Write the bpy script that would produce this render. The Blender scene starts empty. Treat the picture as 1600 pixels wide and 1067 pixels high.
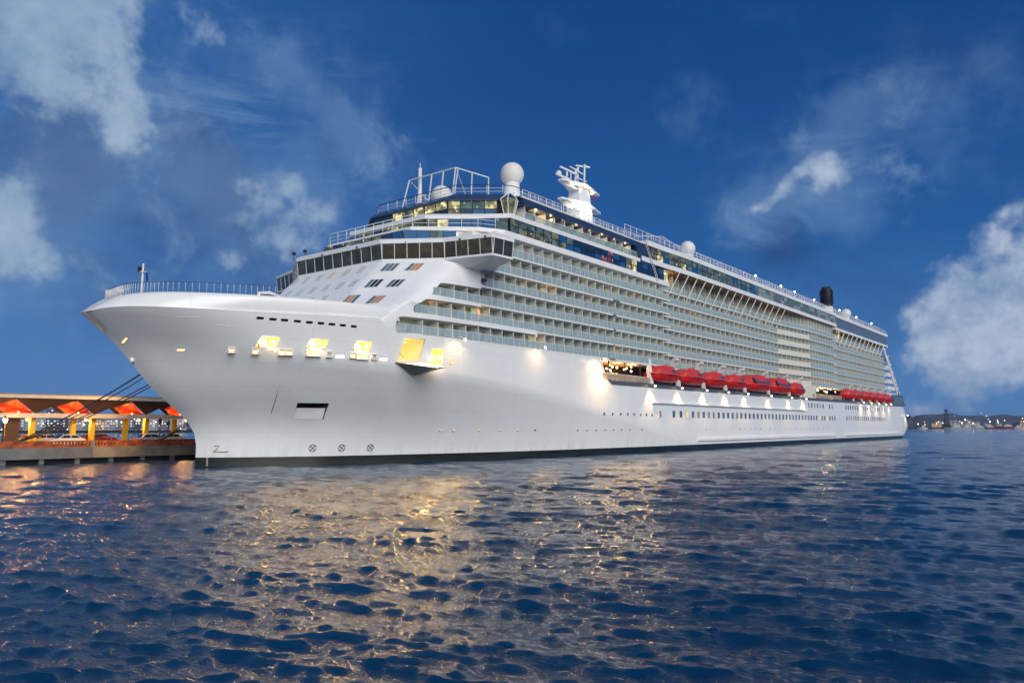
import bpy, bmesh, math, random
import numpy as np
from mathutils import Vector, Matrix
R = math.radians
PI = math.pi
random.seed(7)
sc = bpy.context.scene
COL = sc.collection

# ------------------------------------------------------------------ camera
CX, CY, CZ = -48.49, -85.4, 4.7
HEAD = 38.23                       # view heading in degrees from +X (aft along the ship) towards +Y
PITCH = 6.28
cam = bpy.data.cameras.new('camera')
cam.sensor_width = 36; cam.lens = 27.0; cam.clip_start = 0.5; cam.clip_end = 30000
camo = bpy.data.objects.new('camera', cam); COL.objects.link(camo)
camo.location = (CX, CY, CZ)
camo.rotation_euler = (R(90 + PITCH), 0, R(HEAD - 90))
sc.camera = camo
sc.view_settings.view_transform = 'Standard'; sc.view_settings.look = 'None'
sc.view_settings.gamma = 1; sc.view_settings.exposure = 0.0
sc.cycles.use_denoising = True
sc.cycles.max_bounces = 9; sc.cycles.diffuse_bounces = 6; sc.cycles.glossy_bounces = 3
sc.cycles.transmission_bounces = 4; sc.cycles.transparent_max_bounces = 14
sc.cycles.caustics_reflective = False; sc.cycles.caustics_refractive = False
sc.cycles.sample_clamp_indirect = 6.0

# ------------------------------------------------------------------ node helper
class NT:
    def __init__(s, tree): s.t = tree; s.n = tree.nodes; s.l = tree.links
    def node(s, typ, **kw):
        n = s.n.new(typ)
        for k, v in kw.items(): setattr(n, k, v)
        return n
    def put(s, sock, v):
        if hasattr(v, 'links') or isinstance(v, bpy.types.NodeSocket): s.l.new(v, sock)
        else: sock.default_value = v
    def m(s, op, a, b=None, c=None, clamp=False):
        n = s.node('ShaderNodeMath', operation=op, use_clamp=clamp)
        s.put(n.inputs[0], a)
        if b is not None: s.put(n.inputs[1], b)
        if c is not None: s.put(n.inputs[2], c)
        return n.outputs[0]
    def mix(s, f, a, b, typ='MIX'):
        n = s.node('ShaderNodeMix', data_type='RGBA', blend_type=typ)
        s.put(n.inputs[0], f); s.put(n.inputs[6], a); s.put(n.inputs[7], b)
        return n.outputs[2]
    def noise(s, vec, scale, detail=4, rough=.55, dist=0, dims='3D'):
        n = s.node('ShaderNodeTexNoise', noise_dimensions=dims)
        if vec is not None: s.l.new(vec, n.inputs['Vector'])
        n.inputs['Scale'].default_value = scale; n.inputs['Detail'].default_value = detail
        n.inputs['Roughness'].default_value = rough; n.inputs['Distortion'].default_value = dist
        return n
    def ramp(s, f, stops, interp='LINEAR'):
        n = s.node('ShaderNodeValToRGB'); n.color_ramp.interpolation = interp
        e = n.color_ramp.elements
        while len(e) < len(stops): e.new(.5)
        for q, (p, c) in zip(e, stops):
            q.position = p; q.color = (*c, 1) if len(c) == 3 else c
        s.put(n.inputs[0], f)
        return n.outputs[0]
    def smooth(s, v, a, b):
        n = s.node('ShaderNodeMapRange', interpolation_type='SMOOTHSTEP')
        s.put(n.inputs[0], v); n.inputs[1].default_value = a; n.inputs[2].default_value = b
        return n.outputs[0]

# ------------------------------------------------------------------ sky and sun
SUN_AZ = 63.0                       # heading the light travels in, degrees from +X
SUN_EL = 29.0
W = bpy.data.worlds.new('World'); sc.world = W; W.use_nodes = True
w = NT(W.node_tree)
for n in list(w.n): w.n.remove(n)
out = w.node('ShaderNodeOutputWorld'); bg = w.node('ShaderNodeBackground')
w.l.new(bg.outputs[0], out.inputs[0])
sky = w.node('ShaderNodeTexSky', sky_type='NISHITA')
sky.sun_disc = False; sky.sun_elevation = R(SUN_EL); sky.altitude = 0
sky.sun_rotation = math.atan2(-math.cos(R(SUN_AZ)), -math.sin(R(SUN_AZ)))
sky.ozone_density = 4.0; sky.dust_density = 0.6; sky.air_density = 1.0
tc = w.node('ShaderNodeTexCoord')
rot = w.node('ShaderNodeVectorRotate', rotation_type='Z_AXIS'); w.l.new(tc.outputs['Generated'], rot.inputs[0])
rot.inputs['Angle'].default_value = -R(HEAD)
sep = w.node('ShaderNodeSeparateXYZ'); w.l.new(rot.outputs[0], sep.inputs[0])
dx, dy, dz = sep.outputs
AZ = w.m('MULTIPLY', w.m('ARCTAN2', dy, dx), -180 / PI)          # degrees, to the right of the heading
EL = w.m('MULTIPLY', w.m('ARCSINE', dz), 180 / PI)
cmb = w.node('ShaderNodeCombineXYZ'); w.l.new(AZ, cmb.inputs[0]); w.l.new(EL, cmb.inputs[1])
V = cmb.outputs[0]
n1 = w.noise(V, .10, 12, .64, .12); n2 = w.noise(V, .30, 8, .64, .1)
warp = w.noise(V, .11, 4, .6)
wsep = w.node('ShaderNodeSeparateColor'); w.l.new(warp.outputs['Color'], wsep.inputs[0])
AZw = w.m('ADD', AZ, w.m('MULTIPLY', w.m('SUBTRACT', wsep.outputs[0], .5), 14.0))
ELw = w.m('ADD', EL, w.m('MULTIPLY', w.m('SUBTRACT', wsep.outputs[1], .5), 10.0))
def blob(a, e, sa, se, amp=1.0, tilt=0.0):
    c, s_ = math.cos(R(tilt)), math.sin(R(tilt))
    u = w.m('SUBTRACT', AZw, a); v = w.m('SUBTRACT', ELw, e)
    p = w.m('ADD', w.m('MULTIPLY', u, c / sa), w.m('MULTIPLY', v, s_ / sa))
    q = w.m('ADD', w.m('MULTIPLY', u, -s_ / se), w.m('MULTIPLY', v, c / se))
    r2 = w.m('ADD', w.m('MULTIPLY', p, p), w.m('MULTIPLY', q, q))
    return w.m('MULTIPLY', w.m('EXPONENT', w.m('MULTIPLY', r2, -1.0)), amp)
def total(lst):
    t = lst[0]
    for b in lst[1:]: t = w.m('ADD', t, b)
    return t
def pxdir(px, py):                  # direction of a point of the sky, degrees (az to the right, elevation)
    x = (px - 800) / 1200; y = (533.5 - py) / 1200
    c, s_ = math.cos(R(PITCH)), math.sin(R(PITCH))
    f, u = c - s_ * y, s_ + c * y
    return math.degrees(math.atan2(x, f)), math.degrees(math.atan2(u, math.hypot(x, f)))
def B(px, py, rx, ry, amp=1.0, tilt=0):
    a, e = pxdir(px, py); return blob(a, e, rx / 22.0, ry / 21.0, amp, tilt)
thick = total([B(25, 55, 125, 90, 1.1, -12), B(140, 5, 95, 42, .7), B(320, 15, 40, 28, .62), B(-20, 340, 60, 70, .85),
               B(60, 390, 60, 45, .5), B(450, 285, 34, 50, .62, 35), B(500, 345, 55, 45, .62, 30), B(455, 400, 55, 30, .5),
               B(1275, 278, 80, 26, .52, 18), B(1585, 500, 115, 78, 1.2, 15), B(1620, 350, 30, 34, .8), B(1510, 585, 110, 34, .35),
               B(355, 435, 50, 25, .5), B(205, 150, 40, 60, .6), B(1500, 520, 60, 45, .6), B(1400, 640, 60, 20, .4)])
thin = total([B(480, 130, 190, 45, .75, -35), B(590, 190, 60, 40, .5, -30), B(1340, 235, 190, 75, .75, 12), B(1480, 250, 60, 60, .45),
              B(60, 420, 330, 110, .9), B(1440, 560, 100, 80, .45), B(1090, 170, 30, 60, .45), B(300, 250, 260, 90, .6), B(480, 350, 120, 110, .8),
              B(200, 80, 240, 130, .5), B(60, 250, 120, 120, .6), B(1240, 330, 150, 50, .6), B(1330, 170, 120, 50, .5), B(1150, 300, 60, 40, .35), B(420, 70, 60, 60, .5), B(560, 200, 40, 30, .5), B(480, 300, 60, 70, .5)])
d1 = w.smooth(w.m('ADD', w.m('MULTIPLY', thick, 1.15), w.m('MULTIPLY', w.m('SUBTRACT', n1.outputs[0], .50), 3.4)), .34, 1.02)
d1 = w.m('MULTIPLY', d1, w.smooth(thick, .04, .4))
d2 = w.smooth(w.m('ADD', w.m('MULTIPLY', thin, .75), w.m('MULTIPLY', w.m('SUBTRACT', n1.outputs[0], .5), 2.4)), .06, 1.1)
# clear-sky colour: the physical sky deepened towards twilight blue, paler low down
base = w.ramp(w.m('DIVIDE', EL, 40.0), [(0.0, (.050, .205, .51)), (.13, (.034, .155, .43)), (.32, (.006, .090, .32)), (.6, (.001, .057, .245)), (1.0, (.001, .043, .20))])
left = w.smooth(AZ, 5.0, -38.0)
base = w.mix(w.m('MULTIPLY', left, .55), base, (.045, .17, .46, 1))
nis = w.node('ShaderNodeVectorMath', operation='SCALE'); w.l.new(sky.outputs[0], nis.inputs[0]); nis.inputs[3].default_value = .095
fwd = w.smooth(dx, -.35, .25)        # towards the after-glow behind the viewer the plain physical sky stays
glow = w.mix(1.0, nis.outputs[0], (1.12, 1.0, .84, 1), 'MULTIPLY')      # warm after-glow in the sky behind the viewer
clear = w.mix(w.m('MULTIPLY', fwd, .93), glow, base)
ccol = w.mix(w.smooth(w.m('ADD', w.m('MULTIPLY', n2.outputs[0], .6), w.m('MULTIPLY', n1.outputs[0], .5)), .36, .78), (.16, .27, .46, 1), (.60, .67, .78, 1))
lowc = w.smooth(EL, 0.0, 26.0)
ccol = w.mix(w.m('MULTIPLY', lowc, .25), ccol, (.33, .47, .62, 1))
ccol = w.mix(w.m('MULTIPLY', w.smooth(AZ, -8.0, -22.0), .45), ccol, (.22, .36, .52, 1))
n3 = w.noise(V, .06, 5, .6, .8); n4 = w.noise(V, .17, 9, .66, .5)
dark = w.m('MULTIPLY', w.smooth(n3.outputs[0], .46, .66), w.smooth(total([B(330, 260, 420, 230, 1.0, -25), B(1420, 330, 330, 160, .8, 10), B(1250, 90, 300, 120, .35)]), .08, .7))
clear = w.mix(w.m('MULTIPLY', dark, .85), clear, (.022, .072, .215, 1))
wisp = w.m('MULTIPLY', w.smooth(n4.outputs[0], .50, .74), w.smooth(thin, .08, .7))
clear = w.mix(w.m('MULTIPLY', wisp, .55), clear, (.20, .33, .53, 1))
srot = w.node('ShaderNodeMapping'); srot.inputs['Rotation'].default_value = (0, 0, R(38)); srot.inputs['Scale'].default_value = (.045, .24, 1); w.l.new(V, srot.inputs[0])
n5 = w.noise(srot.outputs[0], 1.0, 9, .66, .35)
strk = w.m('MULTIPLY', w.smooth(n5.outputs[0], .50, .74), w.smooth(total([B(330, 180, 380, 190, .8), B(480, 130, 190, 60, .8, -35), B(1380, 230, 230, 110, .8)]), .1, .8))
clear = w.mix(w.m('MULTIPLY', strk, .60), clear, (.19, .34, .55, 1))
c1 = w.mix(w.m('MULTIPLY', d2, .36), clear, (.19, .33, .55, 1))
c2 = w.mix(w.m('MULTIPLY', d1, .86), c1, ccol)
w.l.new(c2, bg.inputs[0]); bg.inputs[1].default_value = 1.0

sl = bpy.data.lights.new('sun', 'SUN'); sl.energy = 2.28; sl.angle = R(38); sl.color = (1, .96, .90)
so = bpy.data.objects.new('sun', sl); COL.objects.link(so)
so.rotation_euler = Vector((math.cos(R(SUN_AZ)) * math.cos(R(SUN_EL)), math.sin(R(SUN_AZ)) * math.cos(R(SUN_EL)), -math.sin(R(SUN_EL)))).to_track_quat('-Z', 'Y').to_euler()
# ------------------------------------------------------------------ materials
MATS = {}
def mat(name, col=(.5, .5, .5), rough=.5, metal=0.0, emit=None, estr=0.0, spec=.5, var=0.0, vscale=1.0, bump=0.0, bscale=8.0, stretch=None, alpha=None, coat=0.0):
    m = bpy.data.materials.new(name); m.use_nodes = True
    t = NT(m.node_tree); b = t.n['Principled BSDF']
    b.inputs['Base Color'].default_value = (*col, 1); b.inputs['Roughness'].default_value = rough
    b.inputs['Metallic'].default_value = metal; b.inputs['Specular IOR Level'].default_value = spec
    b.inputs['Coat Weight'].default_value = coat
    if emit is not None:
        b.inputs['Emission Color'].default_value = (*emit, 1); b.inputs['Emission Strength'].default_value = estr
    if alpha is not None: b.inputs['Alpha'].default_value = alpha
    if var or bump:
        g = t.node('ShaderNodeTexCoord').outputs['Object']
        if stretch:
            mp = t.node('ShaderNodeMapping'); mp.inputs['Scale'].default_value = stretch
            t.l.new(g, mp.inputs[0]); g = mp.outputs[0]
        if var:
            n = t.noise(g, vscale, 5, .6)
            lo = tuple(c * (1 - var) for c in col) + (1,); hi = tuple(min(1, c * (1 + var)) for c in col) + (1,)
            t.l.new(t.mix(t.smooth(n.outputs[0], .3, .7), lo, hi), b.inputs['Base Color'])
        if bump:
            n = t.noise(g, bscale, 3, .5); bp = t.node('ShaderNodeBump')
            bp.inputs['Strength'].default_value = bump; bp.inputs['Distance'].default_value = .05
            t.l.new(n.outputs[0], bp.inputs['Height']); t.l.new(bp.outputs[0], b.inputs['Normal'])
    MATS[name] = m
    return m
def M(n): return MATS[n]
mat('white_paint', (.84, .85, .87), .35, var=.04, vscale=.35)
mat('white_edge', (.80, .80, .79), .4)
mat('rail_white', (.78, .78, .78), .4)
mat('rail_dark', (.02, .03, .06), .3)
mat('cabin_cream', (.86, .82, .73), .6, var=.06, vscale=.6)
mat('cabin_floor', (.50, .47, .42), .7)
mat('soffit_white', (.84, .83, .79), .6)
mat('soffit_brown', (.30, .20, .115), .6, var=.1, vscale=.5)
mat('partition', (.86, .87, .84), .35)
mat('parapet_cream', (.74, .71, .62), .45)
mat('door_curtain', (.78, .75, .67), .5)
mat('door_glass', (.05, .065, .07), .08)
mat('door_grey', (.46, .46, .43), .2)
mat('door_lit', (.8, .45, .2), .5, emit=(1, .48, .15), estr=.9)
mat('door_amber', (.8, .55, .2), .5, emit=(1, .62, .18), estr=1.6)
mat('navy_paint', (.026, .05, .12), .25, var=.1)
mat('grey_base', (.085, .105, .155), .4, var=.1)
mat('grey_panel', (.115, .145, .20), .3, var=.08)
mat('boot_black', (.013, .016, .015), .3, var=.6, vscale=.5, stretch=(.3, .3, 2.5))
mat('glass_blue', (.014, .10, .27), .04, spec=.8)
mat('glass_deep', (.009, .035, .09), .04, spec=.8)
def room_glass(name, col, emit, lo, hi, scale=.9, spots=0.0, rough=.05):
    # dark pane with the room behind it faintly lit: uneven glow, a few small lamps
    m = bpy.data.materials.new(name); m.use_nodes = True; t = NT(m.node_tree); b = t.n['Principled BSDF']
    b.inputs['Base Color'].default_value = (*col, 1); b.inputs['Roughness'].default_value = rough; b.inputs['Specular IOR Level'].default_value = .8
    co = t.node('ShaderNodeTexCoord').outputs['Object']; n = t.noise(co, scale, 4, .6, .5); k = t.smooth(n.outputs[0], .40, .68)
    e = t.m('ADD', t.m('MULTIPLY', k, hi - lo), lo)
    if spots:
        v = t.node('ShaderNodeTexVoronoi'); v.inputs['Scale'].default_value = 1.1; t.l.new(co, v.inputs['Vector']); e = t.m('ADD', e, t.m('MULTIPLY', t.m('LESS_THAN', v.outputs['Distance'], .17), spots))
    b.inputs['Emission Color'].default_value = (*emit, 1); t.l.new(e, b.inputs['Emission Strength']); MATS[name] = m
room_glass('glass_teal', (.03, .06, .07), (.45, .62, .55), .03, .20, .8, .5)
room_glass('glass_olive', (.03, .035, .025), (.70, .70, .42), .03, .26, .8, .8)
room_glass('glass_lit', (.10, .10, .06), (.98, .86, .40), .12, 1.1, 1.0, 1.0)
room_glass('glass_pink', (.03, .02, .05), (1, .35, .40), .02, .30, 1.2, .8)
room_glass('bridge_glass', (.014, .015, .013), (.55, .45, .25), .0, .05, .55, 0.0)
mat('slit_glass', (.10, .17, .19), .08, spec=.7)
mat('slit_amber', (.38, .16, .08), .2, emit=(1, .38, .10), estr=.2)
mat('frame_dark', (.012, .014, .02), .4)
mat('lamp_warm', (1, .8, .5), .5, emit=(1, .72, .34), estr=30)
mat('lamp_soft', (1, .85, .6), .5, emit=(1, .70, .34), estr=5)
mat('lamp_orange', (1, .6, .2), .5, emit=(1, .45, .10), estr=9)
mat('lamp_white', (1, .95, .85), .5, emit=(1, .9, .72), estr=14)
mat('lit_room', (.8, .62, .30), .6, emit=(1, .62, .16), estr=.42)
mat('lit_panel', (.9, .8, .5), .5, emit=(1, .66, .22), estr=40.0)
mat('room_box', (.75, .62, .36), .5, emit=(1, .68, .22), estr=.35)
mat('lit_small', (.8, .6, .3), .5, emit=(1, .6, .2), estr=2.2)
mat('pane_dark', (.03, .045, .075), .08, spec=.7)
mat('pane_blue', (.06, .10, .18), .08, spec=.7)
mat('pane_beige', (.34, .28, .20), .2)
mat('pane_lit', (.7, .5, .25), .3, emit=(1, .62, .25), estr=.7)
mat('orange_glow', (.55, .25, .08), .5, emit=(1, .36, .07), estr=.5)  # colour and emission stand in for lamp light on ceilings and fittings
mat('recess_shade', (.06, .045, .03), .4)  # near-black colour stands in for the shade inside recesses and openings
mat('plant', (.05, .12, .02), .6)
mat('red_paint', (.62, .016, .012), .42, var=.18, vscale=.9)
mat('red_dark', (.26, .008, .010), .4)
mat('red_canopy', (.60, .042, .036), .38, var=.1, vscale=.7)
mat('boat_glass', (.12, .07, .11), .12, spec=.7)
mat('dome_white', (.74, .73, .72), .5, var=.04, vscale=.6)
mat('funnel_black', (.010, .011, .013), .45)
mat('steel', (.30, .31, .33), .35, metal=.6)
mat('mark_black', (.02, .02, .025), .5)
mat('grey_flap', (.22, .215, .20), .5)
mat('rope', (.05, .052, .06), .9)
mat('rope_brown', (.13, .085, .05), .9)
mat('concrete', (.22, .205, .17), .85, var=.28, vscale=.45, bump=.5, bscale=2)
mat('concrete_grey', (.15, .165, .18), .85, var=.2, vscale=.4, bump=.5, bscale=2)
mat('terracotta', (.33, .085, .03), .8, var=.45, vscale=1.1, bump=.6, bscale=3)
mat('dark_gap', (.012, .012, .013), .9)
mat('asphalt', (.05, .05, .052), .9)
mat('canopy_brown', (.10, .050, .026), .7, var=.15, vscale=.4)  # as canopy soffit, the brown holds the shade of faces turned from the lamps
mat('canopy_lit_red', (.66, .075, .018), .55)  # red-orange holds the lamp light on the lit soffit faces
mat('canopy_cream', (.60, .52, .42), .6, var=.1)
mat('column_yellow', (.72, .42, .02), .5)
mat('column_brown', (.06, .03, .015), .8)
mat('lamp_black', (.015, .015, .017), .5)
mat('tyre', (.015, .015, .015), .85)
mat('car_glass', (.02, .025, .03), .06)
mat('car_chrome', (.5, .5, .52), .2, metal=.9)
mat('tail_red', (.4, .01, .01), .3, emit=(1, .05, .03), estr=.6)
mat('head_lamp', (.8, .8, .75), .2)
for nme, c in (('silver', (.45, .46, .48)), ('white', (.72, .72, .70)), ('red', (.32, .02, .02)), ('black', (.015, .015, .018)), ('gold', (.45, .33, .14)), ('grey', (.16, .17, .18)), ('wine', (.14, .015, .02))):
    mat('car_' + nme, c, .25, coat=.6)
mat('skin', (.45, .26, .17), .6); mat('cloth_dark', (.03, .03, .045), .8); mat('hair_dark', (.015, .011, .009), .8); mat('cloth_grey', (.10, .11, .13), .8)
mat('chair_dark', (.06, .075, .09), .6)
mat('hill_green', (.05, .06, .07), .95, var=.35, vscale=.012)
mat('flag_blue', (.01, .02, .16), .8); mat('flag_red', (.3, .02, .02), .8)
mat('boat_white', (.62, .62, .62), .4); mat('rust_red', (.25, .05, .035), .7)

# balustrade glass: pale teal, partly see-through
def glass_mat(name, col, through, gloss=.22):
    m = bpy.data.materials.new(name); m.use_nodes = True; t = NT(m.node_tree)
    for n in list(t.n): t.n.remove(n)
    o = t.node('ShaderNodeOutputMaterial'); tr = t.node('ShaderNodeBsdfTransparent'); tr.inputs[0].default_value = (.80, .92, .93, 1)
    d = t.node('ShaderNodeBsdfDiffuse'); g = t.node('ShaderNodeBsdfGlossy'); g.inputs['Roughness'].default_value = .06
    co = t.node('ShaderNodeTexCoord').outputs['Object']; nn = t.noise(co, .9, 3, .6)
    t.l.new(t.mix(nn.outputs[0], tuple(c * .8 for c in col) + (1,), tuple(min(1, c * 1.15) for c in col) + (1,)), d.inputs[0])
    a = t.node('ShaderNodeMixShader'); a.inputs[0].default_value = through
    t.l.new(d.outputs[0], a.inputs[1]); t.l.new(tr.outputs[0], a.inputs[2])
    b = t.node('ShaderNodeMixShader'); b.inputs[0].default_value = gloss
    t.l.new(a.outputs[0], b.inputs[1]); t.l.new(g.outputs[0], b.inputs[2]); t.l.new(b.outputs[0], o.inputs[0])
    MATS[name] = m
glass_mat('baluster_glass', (.59, .70, .73), .55, .14)
glass_mat('partition', (.84, .85, .82), .50, .03)
glass_mat('clear_glass', (.45, .55, .60), .72, .10)

# hull plating: white gloss paint, faint weld seams, run-off streaks, slightly wavy plates
def hull_mat():
    m = bpy.data.materials.new('hull_white'); m.use_nodes = True; t = NT(m.node_tree); b = t.n['Principled BSDF']
    co = t.node('ShaderNodeTexCoord').outputs['Object']; s = t.node('ShaderNodeSeparateXYZ'); t.l.new(co, s.inputs[0])
    mp = t.node('ShaderNodeMapping'); mp.inputs['Scale'].default_value = (1.1, .2, .07); t.l.new(co, mp.inputs[0])
    st = t.noise(mp.outputs[0], 1.0, 6, .65); big = t.noise(co, .06, 4, .6)
    def seam(v, period, wd):
        f = t.m('FRACT', t.m('DIVIDE', v, period)); return t.m('LESS_THAN', t.m('ABSOLUTE', t.m('SUBTRACT', f, .5)), wd)
    seams = t.m('MAXIMUM', seam(s.outputs[2], 2.63, .008), seam(s.outputs[0], 11.7, .0022))
    c = t.mix(t.smooth(st.outputs[0], .35, .75), (.84, .85, .87, 1), (.80, .81, .825, 1))
    c = t.mix(t.smooth(big.outputs[0], .35, .7), c, (.815, .825, .84, 1))
    c = t.mix(t.m('MULTIPLY', seams, .28), c, (.42, .43, .45, 1))
    low = t.m('MULTIPLY', t.smooth(s.outputs[2], 3.2, .8), t.smooth(st.outputs[0], .45, .7))
    c = t.mix(t.m('MULTIPLY', low, .4), c, (.55, .52, .45, 1))
    t.l.new(c, b.inputs['Base Color'])
    t.l.new(t.m('ADD', t.m('MULTIPLY', big.outputs[0], .18), .17), b.inputs['Roughness'])
    mp2 = t.node('ShaderNodeMapping'); mp2.inputs['Scale'].default_value = (.35, .35, .5); t.l.new(co, mp2.inputs[0])
    wv = t.noise(mp2.outputs[0], 1.0, 2, .5); bp = t.node('ShaderNodeBump'); bp.inputs['Strength'].default_value = .22; bp.inputs['Distance'].default_value = .06
    t.l.new(wv.outputs[0], bp.inputs['Height']); t.l.new(bp.outputs[0], b.inputs['Normal'])
    MATS['hull_white'] = m
hull_mat()

# ------------------------------------------------------------------ mesh helpers
class MB:
    def __init__(s): s.v = []; s.f = []; s.mi = []; s.ms = []; s.sm = []
    def mid(s, name):
        if name not in s.ms: s.ms.append(name)
        return s.ms.index(name)
    def add(s, vs, fs, m, smooth=False):
        o = len(s.v); s.v.extend(tuple(map(float, v)) for v in vs); k = s.mid(m)
        for f in fs: s.f.append(tuple(o + i for i in f)); s.mi.append(k); s.sm.append(smooth)
    def quad(s, a, b, c, d, m): s.add([a, b, c, d], [(0, 1, 2, 3)], m)
    def box(s, x0, x1, y0, y1, z0, z1, m):
        s.add([(x0, y0, z0), (x1, y0, z0), (x1, y1, z0), (x0, y1, z0), (x0, y0, z1), (x1, y0, z1), (x1, y1, z1), (x0, y1, z1)],
              [(0, 3, 2, 1), (4, 5, 6, 7), (0, 1, 5, 4), (1, 2, 6, 5), (2, 3, 7, 6), (3, 0, 4, 7)], m)
    def obox(s, c, ux, uy, uz, m):          # oriented box: centre and three half-axis vectors
        c = Vector(c); ux = Vector(ux); uy = Vector(uy); uz = Vector(uz)
        P = [c + a * ux + b * uy + e * uz for e in (-1, 1) for a, b in ((-1, -1), (1, -1), (1, 1), (-1, 1))]
        s.add(P, [(0, 3, 2, 1), (4, 5, 6, 7), (0, 1, 5, 4), (1, 2, 6, 5), (2, 3, 7, 6), (3, 0, 4, 7)], m)
    def bar(s, a, b, wd, ht, m, upv=(0, 0, 1)):
        a = Vector(a); b = Vector(b); d = (b - a)
        if d.length < 1e-6: return
        side = d.cross(Vector(upv))
        if side.length < 1e-6: side = d.cross(Vector((1, 0, 0)))
        side.normalize(); u = side.cross(d).normalized()
        s.obox((a + b) / 2, d / 2, side * wd / 2, u * ht / 2, m)
    def tube(s, pts, r, m, n=6, cap=True):
        pts = [Vector(p) for p in pts]; rs = r if isinstance(r, (list, tuple)) else [r] * len(pts)
        base = len(s.v); vs = []; fs = []
        prev = None
        for i, p in enumerate(pts):
            d = (pts[min(i + 1, len(pts) - 1)] - pts[max(i - 1, 0)]).normalized()
            ref = Vector((0, 0, 1)) if abs(d.z) < .95 else Vector((1, 0, 0))
            a = d.cross(ref).normalized(); b = d.cross(a).normalized()
            for k in range(n):
                t = 2 * PI * k / n; vs.append(p + (a * math.cos(t) + b * math.sin(t)) * rs[i])
        for i in range(len(pts) - 1):
            for k in range(n):
                fs.append((i * n + k, i * n + (k + 1) % n, (i + 1) * n + (k + 1) % n, (i + 1) * n + k))
        if cap: fs.append(tuple(range(n))); fs.append(tuple((len(pts) - 1) * n + k for k in range(n)))
        s.add(vs, fs, m, True)
    def prism(s, poly, z0, z1, m, mtop=None, mbot=None):     # plan polygon
        n = len(poly); vs = [(x, y, z0) for x, y in poly] + [(x, y, z1) for x, y in poly]
        s.add(vs, [(i, (i + 1) % n, n + (i + 1) % n, n + i) for i in range(n)], m)
        s.add(vs[n:], [tuple(range(n))], mtop or m); s.add(vs[:n], [tuple(reversed(range(n)))], mbot or m)
    def loft(s, rings, m, closed=True, cap=True, smooth=True):
        n = len(rings[0]); vs = [p for r in rings for p in r]; fs = []
        for i in range(len(rings) - 1):
            for k in range(n if closed else n - 1):
                fs.append((i * n + k, i * n + (k + 1) % n, (i + 1) * n + (k + 1) % n, (i + 1) * n + k))
        if cap and closed: fs.append(tuple(reversed(range(n)))); fs.append(tuple((len(rings) - 1) * n + k for k in range(n)))
        s.add(vs, fs, m, smooth)
    def sphere(s, c, r, m, nu=20, nv=12, z0=-1.0, sz=1.0):
        rings = []
        a0 = math.asin(max(-1, z0))
        for j in range(nv + 1):
            a = a0 + (PI / 2 - a0) * j / nv
            rings.append([(c[0] + r * math.cos(a) * math.cos(2 * PI * i / nu), c[1] + r * math.cos(a) * math.sin(2 * PI * i / nu), c[2] + r * sz * math.sin(a)) for i in range(nu)])
        s.loft(rings, m, True, False, True)
    def lathe(s, c, prof, m, n=16):
        s.loft([[(c[0] + r * math.cos(2 * PI * i / n), c[1] + r * math.sin(2 * PI * i / n), c[2] + z) for i in range(n)] for r, z in prof], m)
    def mesh(s, name):
        me = bpy.data.meshes.new(name); me.from_pydata(s.v, [], s.f)
        for q in s.ms: me.materials.append(MATS[q])
        me.polygons.foreach_set('material_index', s.mi); me.polygons.foreach_set('use_smooth', s.sm)
        me.update(); return me
    def build(s, name, parent=None, loc=None, fixn=True):
        me = s.mesh(name)
        if fixn:
            b = bmesh.new(); b.from_mesh(me); bmesh.ops.recalc_face_normals(b, faces=b.faces); b.to_mesh(me); b.free()
        return link(name, me, parent, loc)
def link(name, me, parent=None, loc=None):
    o = bpy.data.objects.new(name, me); COL.objects.link(o)
    if parent is not None: o.parent = parent
    if loc is not None: o.location = loc
    return o
def tag(o, label=None, cat=None, group=None, kind=None):
    if label: o['label'] = label
    if cat: o['category'] = cat
    if group: o['group'] = group
    if kind: o['kind'] = kind
    return o
def empty(name, loc, label, cat, group=None, rz=0):
    o = bpy.data.objects.new(name, None); COL.objects.link(o); o.location = loc; o.rotation_euler = (0, 0, rz)
    return tag(o, label, cat, group)
def copy_tree(o, parent=None):
    c = o.copy(); COL.objects.link(c)
    if parent is not None: c.parent = parent
    for ch in KIDS(o): copy_tree(ch, c)
    return c
def KIDS(o): return [q for q in bpy.data.objects if q.parent == o]
def boolean(o, cutter, fix=None):
    md = o.modifiers.new('cut', 'BOOLEAN'); md.operation = 'DIFFERENCE'; md.object = cutter; md.solver = 'EXACT'
    try: md.material_mode = 'TRANSFER'
    except Exception: pass
    bpy.context.view_layer.update()
    dg = bpy.context.evaluated_depsgraph_get()
    me = bpy.data.meshes.new_from_object(o.evaluated_get(dg), preserve_all_data_layers=True, depsgraph=dg)
    o.modifiers.clear(); o.data = me
    bpy.data.objects.remove(cutter)
def lerp(x, xs, ys): return float(np.interp(x, xs, ys))
def spot(name, loc, target, power, angle, parent, blend=.8, col=(1, .72, .38), size=.12):
    l = bpy.data.lights.new(name, 'SPOT'); l.energy = power; l.spot_size = R(angle); l.spot_blend = blend; l.color = col; l.shadow_soft_size = size
    o = bpy.data.objects.new(name, l); COL.objects.link(o); o.parent = parent; o.location = loc
    o.rotation_euler = (Vector(target) - Vector(loc)).to_track_quat('-Z', 'Y').to_euler(); return o
def point(name, loc, power, parent, col=(1, .70, .36), size=.2):
    l = bpy.data.lights.new(name, 'POINT'); l.energy = power; l.color = col; l.shadow_soft_size = size
    o = bpy.data.objects.new(name, l); COL.objects.link(o); o.parent = parent; o.location = loc; return o
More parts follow.
